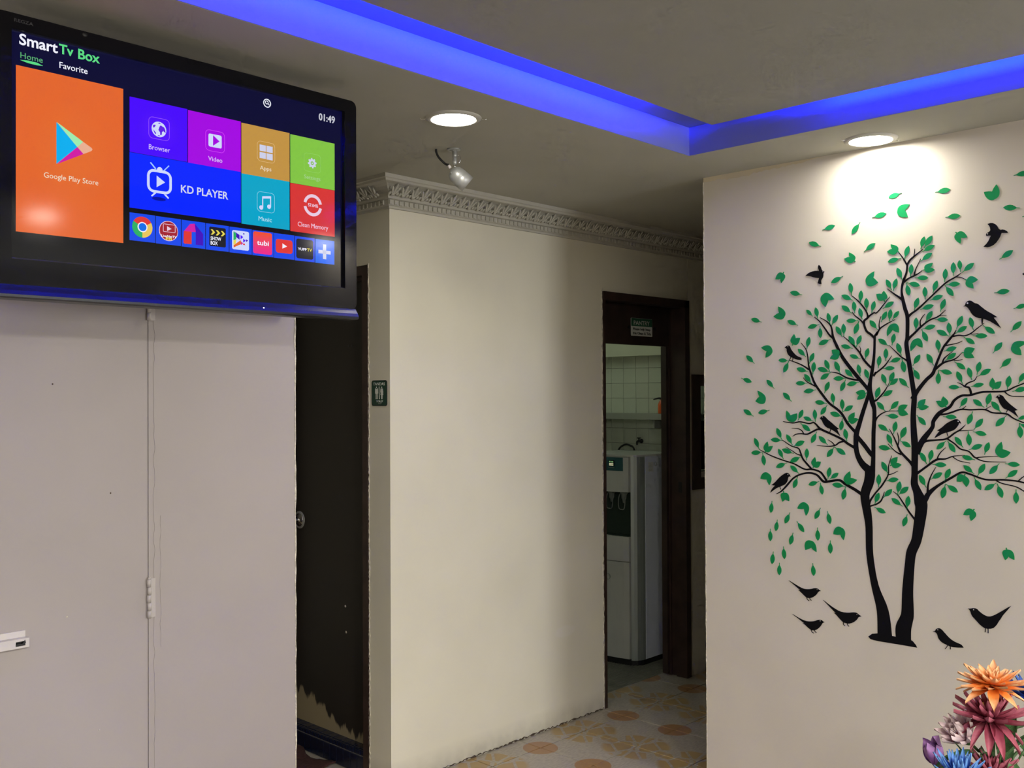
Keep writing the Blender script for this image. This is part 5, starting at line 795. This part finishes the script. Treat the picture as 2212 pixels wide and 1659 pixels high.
def flower(label, centre, axis, rows, mats, group, eye=None, stem_top=None, length=.05, tubeneck=None):
    c = Vector(centre); ax = Vector(axis).normalized(); e1 = ax.orthogonal().normalized(); e2 = ax.cross(e1)
    t = thing('artificial_flower', label, 'flower', tuple(c), group)
    q = 0
    for (n, ln, wd_, el, curl, r0, off, me) in rows:
        for k in range(n):
            a = 2*math.pi*(k + .5*(q % 2))/n + random.uniform(-.10,.10); ee = math.radians(el + random.uniform(-9,9))
            rad = e1*math.cos(a) + e2*math.sin(a); dx = rad*math.cos(ee) + ax*math.sin(ee); dz = ax*math.cos(ee) - rad*math.sin(ee); dy = dz.cross(dx)
            o = bpy.data.objects.new('petal', me); C.objects.link(o); s = ln*random.uniform(.88,1.10)
            Mx = Matrix.Identity(4); pos = c + rad*r0 + ax*off
            for i in range(3): Mx[i][0] = dx[i]*s; Mx[i][1] = dy[i]*s; Mx[i][2] = dz[i]*s; Mx[i][3] = pos[i]
            o.parent = t; o.matrix_parent_inverse = t.matrix_world.inverted(); o.matrix_world = Mx
        q += 1
    if tubeneck: lathe('neck', c - ax*.001, -ax, [(tubeneck,0),(tubeneck*.85,.03),(tubeneck*.75,.045)], mats, t, 16)
    st_ = Vector(stem_top) if stem_top else vase_top
    tube('stem', [c - ax*.008, c - ax*.035 + (st_-c)*.10, c.lerp(st_, .6), st_ - Vector((0,0,.12))], .0028, M_STEM, t, 8)
    lathe('calyx', c - ax*.004, -ax, [(.010,0),(.007,.007),(.003,.014)], M_STEM, t, 12)
    return t
G = 'artificial flowers in the vase'
mo = petal_mat('orange petal', (.85,.22,.01), (.85,.27,.05), (.90,.52,.26), 1)
mmr = petal_mat('maroon petal', (.16,.012,.03), (.30,.045,.08), (.46,.12,.17), 1)
mp_ = petal_mat('pale pink petal', (.35,.14,.20), (.62,.40,.46), (.74,.60,.60), 1)
mb = petal_mat('blue petal', (.004,.02,.30), (.03,.12,.55), (.16,.36,.72), 1)
mdb = petal_mat('deep blue petal', (.004,.02,.16), (.01,.05,.32), (.04,.12,.42), 1)
mv = petal_mat('purple petal', (.16,.05,.24), (.26,.10,.36), (.40,.20,.46), 1)
my_ = mat('yellow stamen', (.55,.30,.03), .6, var=.2)
po = petal_mesh('orange_petal', .40, .14, mo, .18); po2 = petal_mesh('orange_petal_droop', .38, -.22, mo, .15)
oc = Vector((1.862,.606,1.046))
flower('large orange flower topping the bouquet at the lower right', oc, (-.04,-.02,1), [(15,.056,.3,3,.15,.006,-.002,po),(8,.056,.3,-7,-.2,.006,-.005,po2),(14,.048,.3,16,.1,.005,.001,po),(11,.036,.3,32,.05,.003,.003,po),(9,.024,.3,55,0,.001,.004,po)], mo, G, tubeneck=.0085)
pm = petal_mesh('maroon_petal', .32, .22, mmr, .35); pm2 = petal_mesh('maroon_petal_droop', .32, -.38, mmr, .35)
mc = Vector((1.866,.612,.982))
fm = flower('maroon spiky flower just beneath the orange flower', mc, (-.12,-.08,1), [(12,.062,.3,8,.2,.005,0,pm),(11,.062,.3,-22,-.3,.005,-.004,pm2),(12,.052,.3,28,.25,.004,.002,pm),(9,.042,.3,50,.2,.003,.004,pm)], mmr, G)
for k in range(12):
    a = 2*math.pi*k/12; tube('stamen', [mc, mc + Vector((.010*math.cos(a), .010*math.sin(a), .016)), mc + Vector((.017*math.cos(a), .017*math.sin(a), .032))], (.0012,.0017), my_, fm, 6, 3)
pp = petal_mesh('pink_petal', .45, .35, mp_, .3)
flower('pale pink flower half hidden below the maroon flower', (1.870,.655,.936), (-.72,.20,.62), [(14,.050,.4,38,.2,.004,0,pp),(10,.046,.4,58,.15,.003,.002,pp),(8,.036,.4,72,.1,.002,.004,pp)], mp_, G)
pb = petal_mesh('blue_petal', .26, .25, mb, .2)
flower('bright blue spiky flower low at the left of the bouquet', (1.795,.640,.888), (-.25,-.1,1), [(16,.050,.3,28,.2,.006,0,pb),(14,.047,.3,48,.1,.004,.002,pb),(10,.040,.3,66,.1,.003,.003,pb),(7,.026,.3,80,0,.001,.004,pb)], mb, G)
pv = petal_mesh('purple_petal', .75, .12, mv, .35)
flower('closed purple flower bud behind the bright blue flower', (1.858,.700,.880), (-.45,.30,1), [(5,.046,.4,70,.1,.010,0,pv),(4,.044,.4,78,.0,.006,.002,pv)], mv, G)
pd = petal_mesh('deep_blue_petal', .34, .15, mdb, .2)
flower('deep blue flower behind the orange flower, cut by the picture edge', (2.030,.590,.985), (.1,-.2,1), [(14,.062,.3,6,.2,.006,0,pd),(12,.052,.3,30,.1,.004,.002,pd),(9,.04,.3,58,.1,.003,.003,pd)], mdb, G)
flower('purple flower at the right picture edge below the deep blue one', (1.985,.560,.925), (-.1,-.3,1), [(7,.048,.4,45,.1,.006,0,pv),(5,.044,.4,66,.0,.004,.002,pv)], mv, G)
flower('maroon flower low in the bouquet, right of the bright blue flower', (1.875,.615,.878), (-.2,-.2,1), [(13,.050,.3,12,.2,.005,0,pm),(11,.044,.3,36,.2,.004,.002,pm),(8,.034,.3,60,.2,.003,.004,pm)], mmr, G)
lf = petal_mesh('leaf', .42, -.2, M_LEAF, .2)
def foliage(label, base, spots):
    t = thing('foliage_stem', label, 'foliage', base, 'leafy sprays in the vase')
    bs = Vector(base)
    for i, (p, d, s) in enumerate(spots):
        p, d = Vector(p), Vector(d).normalized(); o = bpy.data.objects.new('leaf', lf); C.objects.link(o)
        up_v = Vector((0,0,1)) if abs(d.z) < .9 else Vector((-1,0,0)); dy = up_v.cross(d).normalized(); dz = d.cross(dy); Mx = Matrix.Identity(4)
        for j in range(3): Mx[j][0] = d[j]*s; Mx[j][1] = dy[j]*s; Mx[j][2] = dz[j]*s; Mx[j][3] = p[j]
        o.parent = t; o.matrix_parent_inverse = t.matrix_world.inverted(); o.matrix_world = Mx
        tube('twig', [bs, bs.lerp(p, .5) + Vector((0,0,.01)), p], .0016, M_STEM, t, 6, 4)
foliage('green leafy spray under the maroon flower', (VX, VY, .80), [((1.885,.60,.925),(-.2,-.3,.75),.075),((1.90,.60,.905),(.1,-.4,.6),.085),((1.895,.585,.90),(-.35,-.2,-.35),.07),((1.91,.57,.925),(.25,-.3,.35),.08),((1.905,.59,.945),(-.1,-.1,1),.055),((1.90,.575,.885),(.05,-.6,.1),.08),((1.915,.60,.89),(.2,.1,.7),.08),((1.88,.605,.885),(-.3,-.3,.25),.06)])
foliage('green leafy spray arching left above the bright blue flower', (VX, VY, .80), [((1.865,.640,.915),(-.62,.45,.03),.055),((1.875,.632,.912),(.5,-.4,-.15),.06),((1.845,.655,.918),(-.3,.3,.8),.025),((1.83,.66,.915),(-.55,.45,-.25),.045)])
vase = thing('flower_vase', 'white ceramic vase holding the artificial flowers', 'vase', (VX, VY, VZ))
lathe('vase_body', (VX, VY, VZ), (0,0,1), [(.040,0),(.052,.02),(.058,.05),(.050,.09),(.036,.125),(.034,.135),(.040,.150),(.036,.150),(.031,.134),(.033,.12)], mat('white glaze', (.7,.68,.64), .2), vase, 32, caps=False)
lathe('vase_foot', (VX, VY, VZ), (0,0,1), [(.042,0),(.042,.006),(.036,.008)], mat('grey glaze', (.4,.4,.38), .3), vase, 32)
tbl = thing('side_table', 'small round wooden side table under the flower vase', 'table', (VX, VY, 0))
lathe('table_top', (VX, VY, VZ-.028), (0,0,1), [(.19,0),(.205,.006),(.205,.022),(.200,.028),(.001,.028)], M_WOOD2, tbl, 40)
lathe('pedestal', (VX, VY, .02), (0,0,1), [(.045,0),(.028,.06),(.022,.30),(.030,.60),(.060,.672)], M_WOOD2, tbl, 24)
for k in range(3):
    a = 2*math.pi*k/3+.4; d = Vector((math.cos(a), math.sin(a), 0)); tube('leg', [(VX,VY,.10), tuple(Vector((VX,VY,.09)) + d*.10), tuple(Vector((VX,VY,.018)) + d*.19)], (.020,.014), M_WOOD2, tbl, 10)
